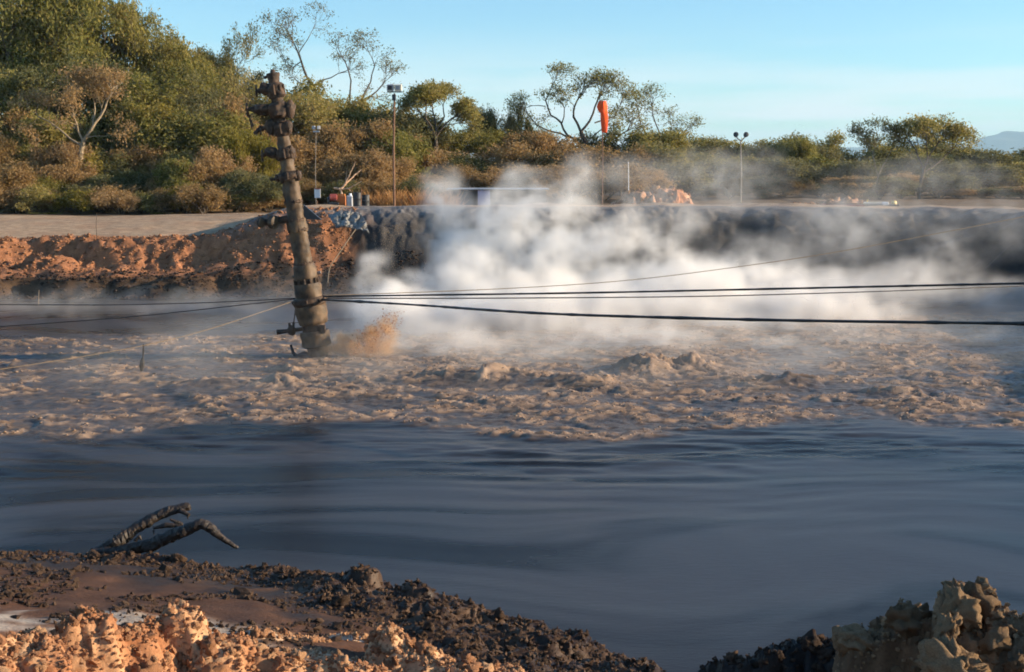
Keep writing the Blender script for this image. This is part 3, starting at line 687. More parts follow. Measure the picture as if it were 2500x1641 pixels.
# ------------------------------------------------------------------ the leaning well stack
YW = 29.4; SW = YW / F / cp
WB, WT = P(778, 872, YW), P(667, 185, YW); WAX = (WT - WB) / np.linalg.norm(WT - WB)
def A(y): return WB + (WT - WB) * (872 - y) / (872 - 185)
def sa(y): return float(np.linalg.norm(A(y) - WB)) * (1 if y <= 872 else -1)
well = thing('well_stack', 'leaning mud coated steel well stack with flanges and valves standing in the pond', 'well stack', (WB[0], YW, 0))
side = np.cross(WAX, [0, 1., 0]); side /= np.linalg.norm(side)          # to the right, square to the axis
if side[0] < 0: side = -side
dep = np.array([0, 1., 0])
def seg(name, prof, mat=None, parent=None, lump=.02, seed=0., n=32):
    pts = []
    for (y0, r0), (y1, r1) in zip(prof[:-1], prof[1:]):                 # finer rings so that the caked mud can bulge
        k = max(1, int(abs(y1 - y0) / 5))
        for i in range(k): f = i / k; pts.append((sa(y0 + (y1 - y0) * f), (r0 + (r1 - r0) * f) * SW))
    pts.append((sa(prof[-1][0]), prof[-1][1] * SW))
    return MB().lathe(pts, WB, WAX, n, lump * .8, seed).build(name, mat or M_steel, parent or well, True)
def bolts(y, r, parent, k=10, sz=3.2, ln=8):
    m = MB()
    for i in range(k):
        t = 2 * math.pi * i / k; c = A(y) + (math.cos(t) * side + math.sin(t) * dep) * r * SW
        m.tube([c - WAX * ln / 2 * SW, c + WAX * ln / 2 * SW], sz * SW, 6)
    return tag(m.build('bolt_ring', M_steel_d, parent), kind='stuff')
seg('casing', [(900, 24), (838, 24)], M_steel_d, lump=.03)
seg('base_housing', [(846, 30), (842, 36), (815, 36), (806, 33)], lump=.045, seed=2)
seg('housing_neck', [(807, 28), (788, 28)], M_steel_d, lump=.02, seed=3)
lo = seg('lower_housing', [(789, 33), (783, 37), (745, 38.5), (741, 36)], lump=.045, seed=4)
c1 = seg('cable_clamp', [(742, 38), (737, 41), (726, 40), (722, 36)], M_steel_d, lump=.03, seed=5); bolts(731, 41, c1, 8)
seg('middle_housing', [(723, 33), (720, 33), (692, 33), (688, 31)], lump=.035, seed=6)
f1 = seg('flange', [(689, 26), (683, 26), (676, 26)], M_steel_d, lump=.01, seed=7); bolts(682, 28, f1, 12, 3.5, 13)
seg('upper_housing', [(678, 27), (674, 28), (645, 27), (640, 24)], lump=.035, seed=8)
seg('pipe', [(642, 22), (560, 21.5)], lump=.035, seed=9)
seg('collar', [(562, 23), (558, 25), (532, 24.5), (528, 22)], lump=.03, seed=10)
seg('pipe', [(530, 21.5), (432, 20)], lump=.04, seed=11)
for y, r in ((640, 25.5), (556, 26), (533, 25.5), (488, 23.5)):
    r -= 1.6
    fl = seg('flange', [(y + 3, r - 1), (y + 2, r + .4), (y - 2, r + .4), (y - 3, r - 1)], M_steel_d, lump=.012, seed=y * .1)
    bolts(y, r - 1, fl, 10, 2.2, 9)
c2 = seg('crossover', [(436, 21), (430, 26), (420, 26), (414, 20)], M_steel_d, lump=.06, seed=12); bolts(425, 25, c2, 8, 3, 16)
seg('upper_pipe', [(416, 18), (384, 17)], lump=.045, seed=13)
c3 = seg('valve_block', [(386, 18), (381, 22), (362, 22), (357, 17)], M_steel_d, lump=.07, seed=14); bolts(372, 22, c3, 8, 3, 22)
seg('upper_pipe', [(359, 15.5), (328, 14.5)], lump=.045, seed=15)
c4 = seg('valve_block', [(330, 16), (325, 20), (300, 20), (294, 14)], M_steel_d, lump=.075, seed=16); bolts(312, 19, c4, 8, 3, 24)
seg('neck', [(296, 13), (284, 13)], M_steel_d, lump=.02, seed=17)
c5 = seg('main_valve', [(286, 18), (280, 24), (256, 25), (248, 17)], M_steel_d, lump=.085, seed=18)
seg('neck', [(250, 13), (236, 14)], M_steel_d, lump=.03, seed=19)
c6 = seg('top_valve', [(238, 17), (232, 21), (208, 20), (202, 15)], M_steel_d, lump=.07, seed=20); bolts(220, 20, c6, 8, 3, 24)
seg('cap', [(204, 13), (190, 13), (184, 16), (179, 15), (177, 6), (170, 2.5)], M_steel_d, lump=.03, seed=21)
def at(px, py, dy=0.0): return P(px, py, YW + dy)
def arm(name, pts, r, parent=None, lump=True, mat=None):
    m = MB(); q = [np.array(at(*p)) for p in pts]
    fine = []
    for a, b_ in zip(q[:-1], q[1:]):
        for i in range(4): fine.append(a + (b_ - a) * i / 4)
    fine.append(q[-1]); rr = np.interp(np.linspace(0, len(pts) - 1, len(fine)), range(len(pts)), r)
    rng = np.random.default_rng(int(pts[0][1])); rr = rr * SW * (1 + (.22 * rng.normal(size=len(rr)) if lump else 0))
    m.tube(fine, rr, 10); return m.build(name, mat or M_steel_d, parent or well, True)
def wheel(px, py, dy, rad, ax=(1, .25, .05), parent=None):
    m = MB(); c = at(px, py, dy); ax = np.array(ax, float); ax /= np.linalg.norm(ax)
    m.ring(c, ax, rad * SW, 2.2 * SW, 18, 6); a = np.cross(ax, [0, 0, 1.]); a /= np.linalg.norm(a); b_ = np.cross(ax, a)
    for k in range(3):
        t = k * math.pi / 3; e = (math.cos(t) * a + math.sin(t) * b_) * rad * SW; m.tube([c - e, c + e], 1.5 * SW, 5)
    return m.build('hand_wheel', M_steel_d, parent or well, True)
def bulb(name, px, py, dy, rx, rz, seed, mat=None, parent=None, ry=None):
    c = at(px, py, dy); th = np.linspace(0, math.pi, 11); V, Fs = [], []; n_ = 16
    for i, t in enumerate(th):
        for k in range(n_):
            q = 2 * math.pi * k / n_; d = np.array([math.sin(t) * math.cos(q) * rx, math.sin(t) * math.sin(q) * (ry or rx), math.cos(t) * rz]) * SW
            d *= 1 + .28 * float(fbm(d[0] * 9 + seed, d[1] * 9, d[2] * 9, 3)); V.append(c + d)
    for i in range(len(th) - 1):
        for k in range(n_): Fs.append((i * n_ + k, i * n_ + (k + 1) % n_, (i + 1) * n_ + (k + 1) % n_, (i + 1) * n_ + k))
    return MB().add(V, Fs).build(name, mat or M_steel_d, parent or well, True)
# top: wing valve to the left with its stem and wheel
b1 = bulb('valve_body', 651, 218, -.05, 17, 15, 1); arm('valve_stem', [(640, 222), (624, 224)], [6, 5], b1); wheel(626, 222, 0, 13, parent=b1)
arm('handle', [(664, 187), (650, 188), (645, 191)], [5, 4, 3])
b2 = bulb('valve_body', 642, 268, 0, 24, 14, 2); arm('valve_stem', [(625, 268), (600, 266)], [8, 5], b2); wheel(603, 268, 0, 15, parent=b2)
arm('hanging_chain', [(604, 268), (610, 290), (617, 310)], [2.5, 2, 3])
bulb('valve_bonnet', 708, 266, -.05, 13, 20, 3); 
b3 = bulb('valve_body', 662, 310, 0, 14, 18, 4); arm('valve_stem', [(650, 312), (632, 316), (622, 328)], [6, 5, 4], b3); wheel(636, 318, 0, 10, parent=b3)
bulb('valve_bonnet', 704, 310, -.1, 10, 16, 5)
b4 = bulb('valve_body', 664, 372, 0, 18, 13, 6); arm('valve_stem', [(652, 374), (638, 382)], [7, 5], b4); wheel(640, 380, 0, 12, parent=b4)
bulb('valve_bonnet', 711, 370, -.1, 9, 14, 7)
b5 = bulb('valve_body', 690, 432, -.1, 10, 15, 8); arm('valve_stem', [(682, 434), (660, 440)], [11, 4], b5)
bulb('valve_bonnet', 727, 428, -.1, 9, 13, 9)
# side outlet half way up: two flanged discs on the left, a gusset plate on the right
so_ = arm('side_outlet', [(712, 533), (672, 540), (628, 545)], [9, 9, 7], lump=False)
for px, rr, wd in ((668, 16, 16), (638, 12, 10)):
    c = at(px, 543, -.1); MB().lathe([(-wd / 2 * SW, rr * .8 * SW), (-wd / 2 * SW + .02, rr * SW), (wd / 2 * SW - .02, rr * SW), (wd / 2 * SW, rr * .8 * SW)], c, (1, -.55, -.05), 20, .02).build('outlet_flange', M_steel, so_, True)
m = MB(); t0, t1, t2 = at(742, 500), at(786, 537), at(742, 535)
V = [p + dep * k for k in (-.06, .06) for p in (t0, t1, t2)]; m.add(V, [(0, 1, 2), (5, 4, 3), (0, 3, 4, 1), (1, 4, 5, 2), (2, 5, 3, 0)]); m.build('gusset_plate', M_dark, well)
arm('stub', [(770, 668), (783, 665)], [4, 4], lump=False, mat=M_galv)
# lower left outlet with a small gate valve, brackets
lo_ = arm('lower_outlet', [(740, 803), (700, 808), (676, 811)], [5, 4.5, 6.5], lump=False); bulb('valve_body', 712, 806, 0, 11, 12, 12, parent=lo_)
arm('valve_stem', [(708, 800), (706, 788)], [3.5, 2.5], lo_); arm('valve_stem', [(716, 800), (717, 786)], [3, 2.5], lo_)
arm('control_line', [(717, 790), (720, 765), (722, 742)], [1.3, 1.3, 1.3], lump=False)
MB().box(at(789, 805, -.25), (.11, .09, .17)).build('bracket', M_steel_d, well, False, .012); MB().box(at(786, 796, -.26), (.16, .08, .05)).build('bracket', M_steel_d, well, False, .01)
# bent pipe ends beside the foot
arm('bent_pipe', [(710, 842), (716, 862), (735, 882)], [4, 4, 4], mat=M_dark)
bp = tag(MB().tube([at(726, 872), at(742, 866), at(760, 872), at(764, 884)], [.07, .09, .09, .07], 10).build('pipe_elbow', M_dark, well, True))

# ------------------------------------------------------------------ guy cables and ropes
def cable(label, pts, r, mat, name='guy_cable', knots=0, group=None):
    q = np.array([P(*p) for p in pts]); tt = np.concatenate([[0], np.cumsum(np.linalg.norm(np.diff(q, axis=0), axis=1))]); N = 90
    ts = np.linspace(0, tt[-1], N); X = np.stack([np.interp(ts, tt, q[:, i]) for i in range(3)], -1)
    for _ in range(60): X[1:-1] = .5 * X[1:-1] + .25 * (X[:-2] + X[2:])
    rng = np.random.default_rng(len(pts) + int(pts[0][1])); rr = r * (1 + knots * np.abs(rng.normal(size=N)))
    return tag(MB().tube(X, rr, 7).build(name, mat, None, True, 0, X[0]), label, 'cable', group)
cable('upper dark cable running right from the well stack across the steam', [(768, 724, 29.4), (1400, 716, 27), (2000, 703, 24.5), (2860, 684, 21)], .019, M_cable, knots=.15)
cable('thickest mud caked cable, lowest of those running right from the well stack', [(768, 731, 29.4), (1000, 743, 27), (1320, 767, 23), (1900, 783, 20), (2900, 795, 17.5)], .021, M_cable, knots=.3)
cable('thin dark cable close below the upper cable right of the well stack', [(768, 728, 29.4), (1100, 729, 30), (1700, 725, 31.5), (2150, 712, 33), (2700, 690, 36)], .015, M_cable)
cable('thin pale cable rising to the right edge in front of the dark bank', [(768, 722, 29.4), (1100, 712, 31), (1520, 690, 33), (2000, 625, 35.5), (2500, 530, 38), (2760, 475, 40)], .010, M_rope)
cable('pale rope slanting down left from the well stack to the foam', [(722, 733, 29.4), (640, 762, 27.5), (480, 815, 25.5), (330, 850, 24.3), (0, 903, 22.5), (-420, 955, 20.5)], .0075, M_rope, 'guy_rope')
cable('dark cable running left from the well stack, lower of the two on the left', [(722, 730, 29.4), (560, 748, 29.5), (350, 772, 29.6), (0, 798, 29.8), (-420, 820, 30)], .011, M_cable)
cable('dark cable running nearly level left from the well stack', [(722, 728, 29.4), (550, 738, 30.5), (300, 745, 32), (0, 744, 34), (-420, 738, 36)], .012, M_cable)
cable('slack pale hose hanging down the bank from the crumpled grey liner', [(868, 560, 45.5), (830, 615, 44.6), (803, 655, 43.8), (800, 690, 43.4)], .02, M_rope, 'hose')

# ------------------------------------------------------------------ poles, windsock, sign
def pole(name, label, px, ybase, ytop, Y, r, mat):
    X = P(px, ybase, Y)[0]; z = gz(X, Y); t = thing(name, label, 'lamp pole' if 'light' in name else 'pole', (X, Y, z))
    top = P(px, ytop, Y); MB().tube([(X, Y, z - .3), (X, Y, (z + top[2]) / 2), (top[0], Y, top[2])], [r, r * .85, r * .7], 8).build('pole', mat, t, True); return t, top
t, tp = pole('floodlight_pole', 'tall rusty pole with two square floodlights on a crossbar, left of the umbrella tree', 963, 525, 228, 54, .055, M_rust)
MB().box(tp + [0, 0, .06], (.62, .12, .05)).build('crossbar', M_dark, t); MB().box(tp + [-.02, 0, -.18], (.16, .14, .26)).build('junction_box', M_dark, t, False, .01)
for dx, w_, mt in ((-.17, .28, M_greyp), (.17, .30, M_cream)):
    f = MB().box(tp + [dx, -.02, .24], (w_, .22, .27), Matrix.Rotation(.15, 3, 'X')).build('floodlight', mt, t, False, .015)
    MB().box(tp + [dx - .01, -.16, .23], (w_ * .62, .04, .17), Matrix.Rotation(.15, 3, 'X')).build('lens', M_greyp if dx > 0 else M_dark, f)
t, tp = pole('floodlight_pole', 'faint thin lamp pole right of the well stack, in front of brown bushes', 772, 515, 318, 60, .018, M_galv)
for dx in (-.12, .12):
    MB().box(tp + [dx, 0, .12], (.15, .14, .17), Matrix.Rotation(dx * 2, 3, 'Z')).build('floodlight', M_greyp, t, False, .02)
MB().box(tp + [0, 0, -.06], (.3, .08, .07)).build('crossbar', M_greyp, t)
t, tp = pole('floodlight_pole', 'distant pole with two round lamps, standing against the sky on the right', 1808, 512, 344, 70, .04, M_galv)
for dx in (-.28, .28):
    a = MB().tube([tp + [0, 0, 0], tp + [dx * .6, 0, .12], tp + [dx, 0, .28]], .035, 6).build('lamp_arm', M_galv, t, True)
    MB().lathe([(-.12, .06), (-.08, .12), (.08, .145), (.1, .11)], tp + [dx, -.05, .33], (.35 * dx, -.8, .25), 14).build('lamp_head', M_dark, t, True)
t, tp = pole('thin_pole', 'plain thin pole right of the windsock, half lost in steam', 1534, 512, 395, 66, .028, M_white)
t, tp = pole('windsock_pole', 'thin pole carrying the orange windsock', 1470, 520, 252, 58, .03, M_rust)
tk = thing('windsock', 'limp orange fabric windsock hanging at the top of its pole', 'windsock', P(1471, 258, 58))
c = P(1471, 258, 58); s_ = 58 / F
m = MB(); prof = [(-3, 7, 7), (2, 10, 10), (11, 11.5, 11), (20, 10, 9.5), (26, 8.5, 8), (36, 9, 8), (56, 8, 7), (72, 6.5, 6)]
V, Fs, nn = [], [], 14
for i, (dy, rx, ry) in enumerate(prof):
    cx = [1, -1, -1, 1, 4, 4.5, 5, 5][i]
    for k in range(nn):
        q = 2 * math.pi * k / nn; wr_ = 1 + .12 * math.sin(q * 4 + i * .7)
        V.append(c + np.array([(cx + rx * math.cos(q) * wr_) * s_, ry * math.sin(q) * wr_ * s_, (8 - dy) * s_]))
for i in range(len(prof) - 1):
    for k in range(nn): Fs.append((i * nn + k, i * nn + (k + 1) % nn, (i + 1) * nn + (k + 1) % nn, (i + 1) * nn + k))
sock = m.add(V, Fs).build('sleeve', M_sock, tk, True)
MB().ring(c + np.array([0, 0, 7 * s_]), (.1, -.2, 1), 8 * s_, .02, 18, 6).build('hoop', M_rust, tk, True)
t, tp = pole('sign', 'small white board sign with red top edge, right of the well stack', 775, 520, 490, 56, .02, M_rust); t['category'] = 'sign'
sb_ = MB().box(P(775, 472, 55.95), (.27, .03, .42)).build('board', M_white, t, False, .006)
MB().box(P(775, 461, 55.92), (.25, .03, .035)).build('red_stripe', M_red, sb_)
t, tp = pole('stake', 'thin stake on the gravel track at the far left, in front of low bushes', 236, 575, 520, 47.2, .014, M_bark)
t['category'] = 'stake'
# thin stake in the water far left and dark stake standing in the foam
def wstake(label, pts, mat, name='stake'):
    q = [P(*p[:3]) for p in pts]; return tag(MB().tube(q, [p[3] for p in pts], 8).build(name, mat, None, True, 0, (q[-1][0], q[-1][1], 0)), label, 'stake')
wstake('thin pale stick standing in the water near the far left shore', [(95, 708, 40.5, .012), (94, 735, 40.5, .016), (94, 765, 40.5, .016)], M_rope)
Yk = 27.2
wstake('dark stake with a swollen middle poking out of the foam on the left', [(350, 840, Yk, .012), (350, 858, Yk, .022), (349, 872, Yk, .018), (347, 882, Yk, .05), (346, 895, Yk, .055), (345, 905, Yk, .03), (344, 935, Yk, .03)], M_cable)

# ------------------------------------------------------------------ small equipment on the far rim
def spot(px, Y): X = P(px, 500, Y)[0]; return np.array([X, Y, gz(X, Y)])
def drum(label, px, Y, r, h, mat):
    c = spot(px, Y); t = thing('barrel', label, 'barrel', c)
    MB().lathe([(-.05, r * .96), (.02, r), (h * .33, r), (h * .345, r * 1.05), (h * .36, r), (h * .66, r), (h * .675, r * 1.05), (h * .69, r), (h - .02, r), (h, r * .96), (h - .015, r * .9)], c, (0, 0, 1), 20).build('shell', mat, t, True)
    MB().ring(c + [0, 0, h], (0, 0, 1), r * .96, .015, 20, 5).build('rim', mat, t, True)
drum('left one of two dark barrels beside the fallen pale branch', 873, 55, .17, .85, M_blackstuff)
drum('right one of two dark barrels beside the fallen pale branch', 893, 55.3, .17, .8, M_blackstuff)
drum('dark barrel standing alone among the straw right of the floodlight pole', 1005, 58.5, .17, .72, M_blackstuff)
drum('dark barrel among the straw just left of the lone barrel', 977, 58.8, .15, .62, M_blackstuff)
t, tp = pole('thin_pole', 'short pale post between the two dark barrels', 882, 520, 458, 54.6, .025, M_rust)
def crate(name, label, cat, px, Y, sx__, sy__, sz__, mat, capm=None):
    c = spot(px, Y); t = thing(name, label, cat, c)
    b_ = MB().box(c + [0, 0, sz__ / 2 - .03], (sx__, sy__, sz__)).build('body', mat, t, False, .02)
    MB().box(c + [0, 0, sz__ + .005], (sx__ * .92, sy__ * .92, .05)).build('lid', capm or mat, t, False, .01)
    for k in (-1, 1): MB().box(c + [k * sx__ * .3, -sy__ / 2 - .012, sz__ * .55], (.05, .03, sz__ * .6)).build('rib', mat, t)
    return t
crate('equipment_box', 'small orange box between maroon pump and white jug on the far rim', 'box', 834, 52.4, .34, .3, .48, M_orange)
tj = crate('jug', 'white plastic jug right of the orange box on the far rim', 'jug', 854, 52.2, .24, .22, .42, M_greyp, M_white)
MB().lathe([(0, .06), (.08, .06), (.1, .05)], spot(854, 52.2) + [.03, 0, .44], (0, 0, 1), 12).build('cap', M_white, tj, True)
c = spot(814, 52); tpmp = thing('pump', 'maroon motor pump on a frame left of the orange box', 'pump', c)
MB().lathe([(-.16, .10), (-.13, .15), (.13, .15), (.16, .10)], c + [0, 0, .34], (1, .2, 0), 16).build('motor', M_red, tpmp, True)
MB().lathe([(-.05, .09), (-.03, .13), (.05, .13), (.07, .08)], c + [-.2, 0, .24], (1, .2, 0), 16).build('casing', M_dark, tpmp, True)
MB().box(c + [0, 0, .1], (.46, .28, .07)).build('frame', M_dark, tpmp)
for k in (-1, 1):
    for j in (-1, 1): MB().box(c + [k * .19, j * .1, .02], (.04, .04, .14)).build('foot', M_dark, tpmp)
# fallen pale branch
def dead_branch(name, label, base, limbs, mat, cat='branch'):
    rng = np.random.default_rng(9); t = thing(name, label, cat, base)
    for nm, pts, r0, r1 in limbs:
        W = [np.array(p) for p in pts]; fine = []
        for a, b_ in zip(W[:-1], W[1:]):
            for i in range(5): fine.append(a + (b_ - a) * i / 5 + rng.normal(0, .012, 3))
        fine.append(W[-1]); rr = np.linspace(r0, r1, len(fine)) * (1 + .12 * rng.normal(size=len(fine)))
        MB().tube(fine, rr, 9).build(nm, mat, t, True)
    return t
Yb = 54.6
dead_branch('fallen_branch', 'pale fallen branch with forked tips lying above the barrels', spot(835, Yb),
    [('limb', [P(832, 505, Yb), P(835, 480, Yb), P(832, 462, Yb), P(815, 459, Yb)], .07, .05), ('limb', [P(832, 462, Yb), P(850, 442, Yb + .2), P(868, 425, Yb + .4), P(882, 415, Yb + .5)], .05, .015), ('limb', [P(838, 455, Yb), P(852, 430, Yb), P(862, 408, Yb), P(868, 395, Yb)], .035, .01),
     ('limb', [P(832, 463, Yb), P(852, 460, Yb - .2), P(870, 450, Yb - .3), P(884, 442, Yb - .3)], .04, .012), ('limb', [P(845, 448, Yb), P(845, 430, Yb), P(846, 412, Yb)], .02, .008), ('limb', [P(850, 461, Yb), P(860, 470, Yb)], .025, .01)], M_deadwood)
# crumpled grey liner sheet hanging on the rim
rng = np.random.default_rng(4); u_, v_ = np.meshgrid(np.linspace(0, 1, 40), np.linspace(0, 1, 26)); Yl = 46.6
px_ = 800 + 80 * u_ + 20 * v_; py_ = 525 + 38 * v_ - 6 * np.sin(u_ * 3) + 14 * (u_ - .5) * v_
SV = np.array([P(a, b_, Yl - .9 * c_) for a, b_, c_ in zip(px_.ravel(), py_.ravel(), v_.ravel())])
SV += (.16 * fbm(SV[:, 0] * 3, SV[:, 2] * 3, 1, 3) + .06 * billow(SV[:, 0] * 5, SV[:, 2] * 5, 2, 2))[:, None] * np.array([.4, -1, .5])
ii = np.arange(SV.shape[0]).reshape(26, 40); sq = np.stack([ii[:-1, :-1], ii[:-1, 1:], ii[1:, 1:], ii[1:, :-1]], -1).reshape(-1, 4)
o = link_mesh('liner_sheet', fast_mesh('liner_sheet', SV - SV[0], sq, False), M_sheet, None, SV[0]); tag(o, 'crumpled grey liner sheet on the far rim right of the well stack', 'sheet')
o.modifiers.new('thick', 'SOLIDIFY').thickness = .03
# long low cabin with a white roof
c = spot(1300, 58.5); c[2] = gz(c[0], 58.5); tcb = thing('site_cabin', 'long low cabin with thin white roof, half hidden by steam', 'cabin', c)
x0, x1 = P(1090, 470, 58.5)[0], P(1340, 470, 58.5)[0]; zt = P(1200, 462, 58.5)[2]
zb = c[2] - .15
MB().box(((x0 + x1) / 2, 59.6, (zt + zb) / 2 - .04), (x1 - x0 - .25, 2.0, zt - zb - .08)).build('wall', M_blackstuff, tcb)
MB().box(((x0 + x1) / 2, 59.55, zt), (x1 - x0, 2.5, .06)).build('roof', M_greyp, tcb, False, .01)
MB().box((P(1181, 470, 58)[0], 58.48, (zt + zb) / 2), (.58, .14, zt - zb - .1)).build('door', M_lav, tcb, False, .01)
# red trailer bed with yellow machine parts on the right rim
c = spot(2040, 58); c[2] = gz(c[0], 58); tt_ = thing('flatbed_trailer', 'long low rust red flatbed trailer on the right rim', 'trailer', c)
xa, xb = P(2008, 500, 58)[0], P(2115, 500, 58)[0]; zc = P(2060, 505, 58)[2]
MB().box(((xa + xb) / 2, 58, zc), (xb - xa, 1.2, .22)).build('bed', M_red, tt_, False, .02)
MB().box(((xa + xb) / 2, 57.36, zc + .15), (xb - xa, .06, .06)).build('side_rail', M_rust, tt_)
for px in (2025, 2045, 2090):
    MB().lathe([(-.1, .16), (-.08, .2), (.08, .2), (.1, .16)], (P(px, 510, 57.5)[0], 57.5, zc - .2), (0, 1, 0), 18).build('wheel', M_dark, tt_, True)
c = spot(2150, 57.5); ty = thing('yellow_machine', 'low yellow machine with pale boom right of the red trailer', 'machine', c); zc = P(2150, 503, 57.5)[2]
MB().box((P(2150, 500, 57.5)[0], 57.5, zc), (1.5, .9, .16)).build('chassis', M_dark, ty, False, .02)
MB().box((P(2132, 497, 57.2)[0], 57.2, zc + .14), (.9, .12, .1)).build('boom', M_cream, ty, False, .02)
MB().box((P(2160, 500, 57.2)[0], 57.2, zc + .1), (.3, .3, .18)).build('engine_box', M_white, ty, False, .02)
MB().lathe([(-.1, .06), (-.07, .11), (.07, .11), (.1, .07)], (P(2183, 498, 57.2)[0], 57.2, zc + .14), (.6, -1, .2), 16).build('winch_drum', M_yellow, ty, True)
MB().tube([(P(2115, 494, 57.2)[0], 57.2, zc + .1), (P(2118, 488, 57.2)[0], 57.2, zc + .3)], .04, 6).build('lever', M_yellow, ty)
for px in (2128, 2150, 2172): MB().lathe([(-.06, .1), (.06, .1)], (P(px, 510, 57)[0], 57.0, zc - .1), (0, 1, 0), 14).build('wheel', M_dark, ty, True)

# ------------------------------------------------------------------ earth heaps and clods
def ico(sub, seed, amp, f):
    bm = bmesh.new(); bmesh.ops.create_icosphere(bm, subdivisions=sub, radius=1.0)
    V = np.array([v.co for v in bm.verts]); Fs = np.array([[v.index for v in p.verts] for p in bm.faces]); bm.free()
    rng = np.random.default_rng(seed); sc_ = rng.uniform(.75, 1.25, 3)
    r = np.maximum(1 + amp * fbm(V[:, 0] * f + seed * 3.7, V[:, 1] * f, V[:, 2] * f, 4, .6), .35)
    for _ in range(5):                                     # broken flat faces
        nrm = rng.normal(size=3); nrm /= np.linalg.norm(nrm); h = rng.uniform(.68, .98); dd = (V * r[:, None]) @ nrm
        r = np.where(dd > h, r * h / dd, r)
    V = V * r[:, None]; q = fbm(V[:, 0] * 4 + seed, V[:, 1] * 4, V[:, 2] * 4, 3, .6) if sub > 2 else 0 * r
    return V * (1 + .16 * q)[:, None] * sc_, Fs
CL = [ico(3, s, .75, 1.7) for s in range(10)]
CM = {k: [fast_mesh('clod', V, Fs, True) for V, Fs in CL] for k in ('o', 'd', 't')}
MATK = {'o': M_clod_orange, 'd': M_clod_dark, 't': M_clod_tan}
for k in CM:
    for m in CM[k]: m.materials.append(MATK[k])
def stuff_clods(name, pts, sizes, mat, parent, seed=0):
    rng = np.random.default_rng(seed); VV, FF, off = [], [], 0
    small = [ico(1, 20 + s, 1.0, 1.6) for s in range(8)]
    for p, s in zip(pts, sizes):
        V, Fs = small[rng.integers(8)]; q = Matrix.Rotation(rng.uniform(0, 6.28), 3, Vector(rng.normal(size=3)).normalized())
        VV.append((V * s * np.array([1, 1, .75])) @ np.array(q).T + p); FF.append(Fs + off); off += len(V)
    base = np.array(parent.location); o = link_mesh(name, fast_mesh(name, np.concatenate(VV) - base, np.concatenate(FF), False), mat, parent)
    return tag(o, kind='stuff')
def heap(name, label, cat, x0, x1, y0, y1, hfun, mat, colfun, clods, kind, step=.022, crumbs=0, csz=(.015, .04), seed=1, clsz=(.04, .10), thr=.08, lump=.038, lf=9.0):
    xs, ys = np.arange(x0, x1, step), np.arange(y0, y1, step); X, Y = np.meshgrid(xs, ys); T = terrain(X, Y); Hh = hfun(X, Y)
    mask = ss(.0, .12, Hh); nb_ = billow(X * lf * .35, Y * lf * .35, seed, 4, .6)
    Z = T + Hh * (.86 + .14 * nb_) - .03 + mask * lump * (billow(X * lf, Y * lf, seed + 5, 3, .6) - .8)
    dx = mask * lump * .9 * fbm(X * lf * .9, Y * lf * .9, seed + 9, 3); dy_ = mask * lump * .9 * fbm(X * lf * .9, Y * lf * .9, seed + 19, 3)
    idx_ = np.arange(X.size).reshape(X.shape); q = np.stack([idx_[:-1, :-1], idx_[:-1, 1:], idx_[1:, 1:], idx_[1:, :-1]], -1).reshape(-1, 4)
    q = q[Hh.ravel()[q].max(1) > .004]; u = np.unique(q); re = np.full(X.size, -1); re[u] = np.arange(len(u))
    cen = (float((x0 + x1) / 2), float((y0 + y1) / 2)); cen = (*cen, gz(*cen)); t = thing(name, label, cat, cen)
    V = np.stack([X + dx, Y + dy_, Z], -1).reshape(-1, 3)[u]; m = fast_mesh('earth', V - np.array(cen), re[q]); add_col(m, 'soil', colfun(X, Y, Z).reshape(-1, 3)[u])
    link_mesh('earth', m, mat, t)
    rng = np.random.default_rng(seed); cand = np.where(Hh.ravel()[u] > thr)[0]
    ch = cand[rng.integers(0, len(cand), clods)]
    for i in ch:
        p = V[i] - np.array(cen); s = clsz[0] * .8 + rng.gamma(1.4, (clsz[1] - clsz[0]) * .33); o = bpy.data.objects.new('clod', CM[kind][rng.integers(10)]); col.objects.link(o); o.parent = t
        o.location = [float(c) for c in p + np.array([0, 0, s * .02])]; o.scale = (s, s, s * .85); o.rotation_euler = [float(a) for a in rng.uniform(0, 6.28, 3)]
    if crumbs:
        cand = np.where(Hh.ravel()[u] > .015)[0]; ci = cand[rng.integers(0, len(cand), crumbs)]
        stuff_clods('crumb', V[ci] + np.array([0, 0, .004]), np.clip(csz[0] * .6 + rng.gamma(1.5, (csz[1] - csz[0]) * .3, crumbs), 0, csz[1] * 1.5), MATK[kind], t, seed)
    return t
def bump_h(X, Y, spots): return np.maximum.reduce([h * ss(1.0, .3, np.hypot((X - cx) / rx, (Y - cy) / ry) + .22 * fbm(X * 2.6 + cx, Y * 2.6, 2, 3)) for cx, cy, rx, ry, h in spots])
def colmix(a, b_, f, s=1):
    def g(X, Y, Z):
        k = ss(-.35, .35, fbm(X * f, Y * f, s, 4))[..., None]; k2 = fbm(X * f * 6, Y * f * 6, s + 3, 3)[..., None]
        return np.clip((np.array(a) * (1 - k) + np.array(b_) * k) * (1 + .25 * k2), .004, .9)
    return g
def S(px, ybase, ytop, rx, ry):              # a lump whose foot and top show at these rows: (x, y, radii, height)
    z = .6
    for _ in range(12): g = Gd(px, ybase, z); z = .5 * z + .5 * gz(g[0], g[1])
    g = Gd(px, ybase, z); return (g[0], g[1], rx, ry, P(px, ytop, g[1])[2] - gz(g[0], g[1]))
def box_of(sp, pad=.25):
    return (min(s[0] - s[2] for s in sp) - pad, max(s[0] + s[2] for s in sp) + pad, min(s[1] - s[3] for s in sp) - pad, max(s[1] + s[3] for s in sp) + pad)
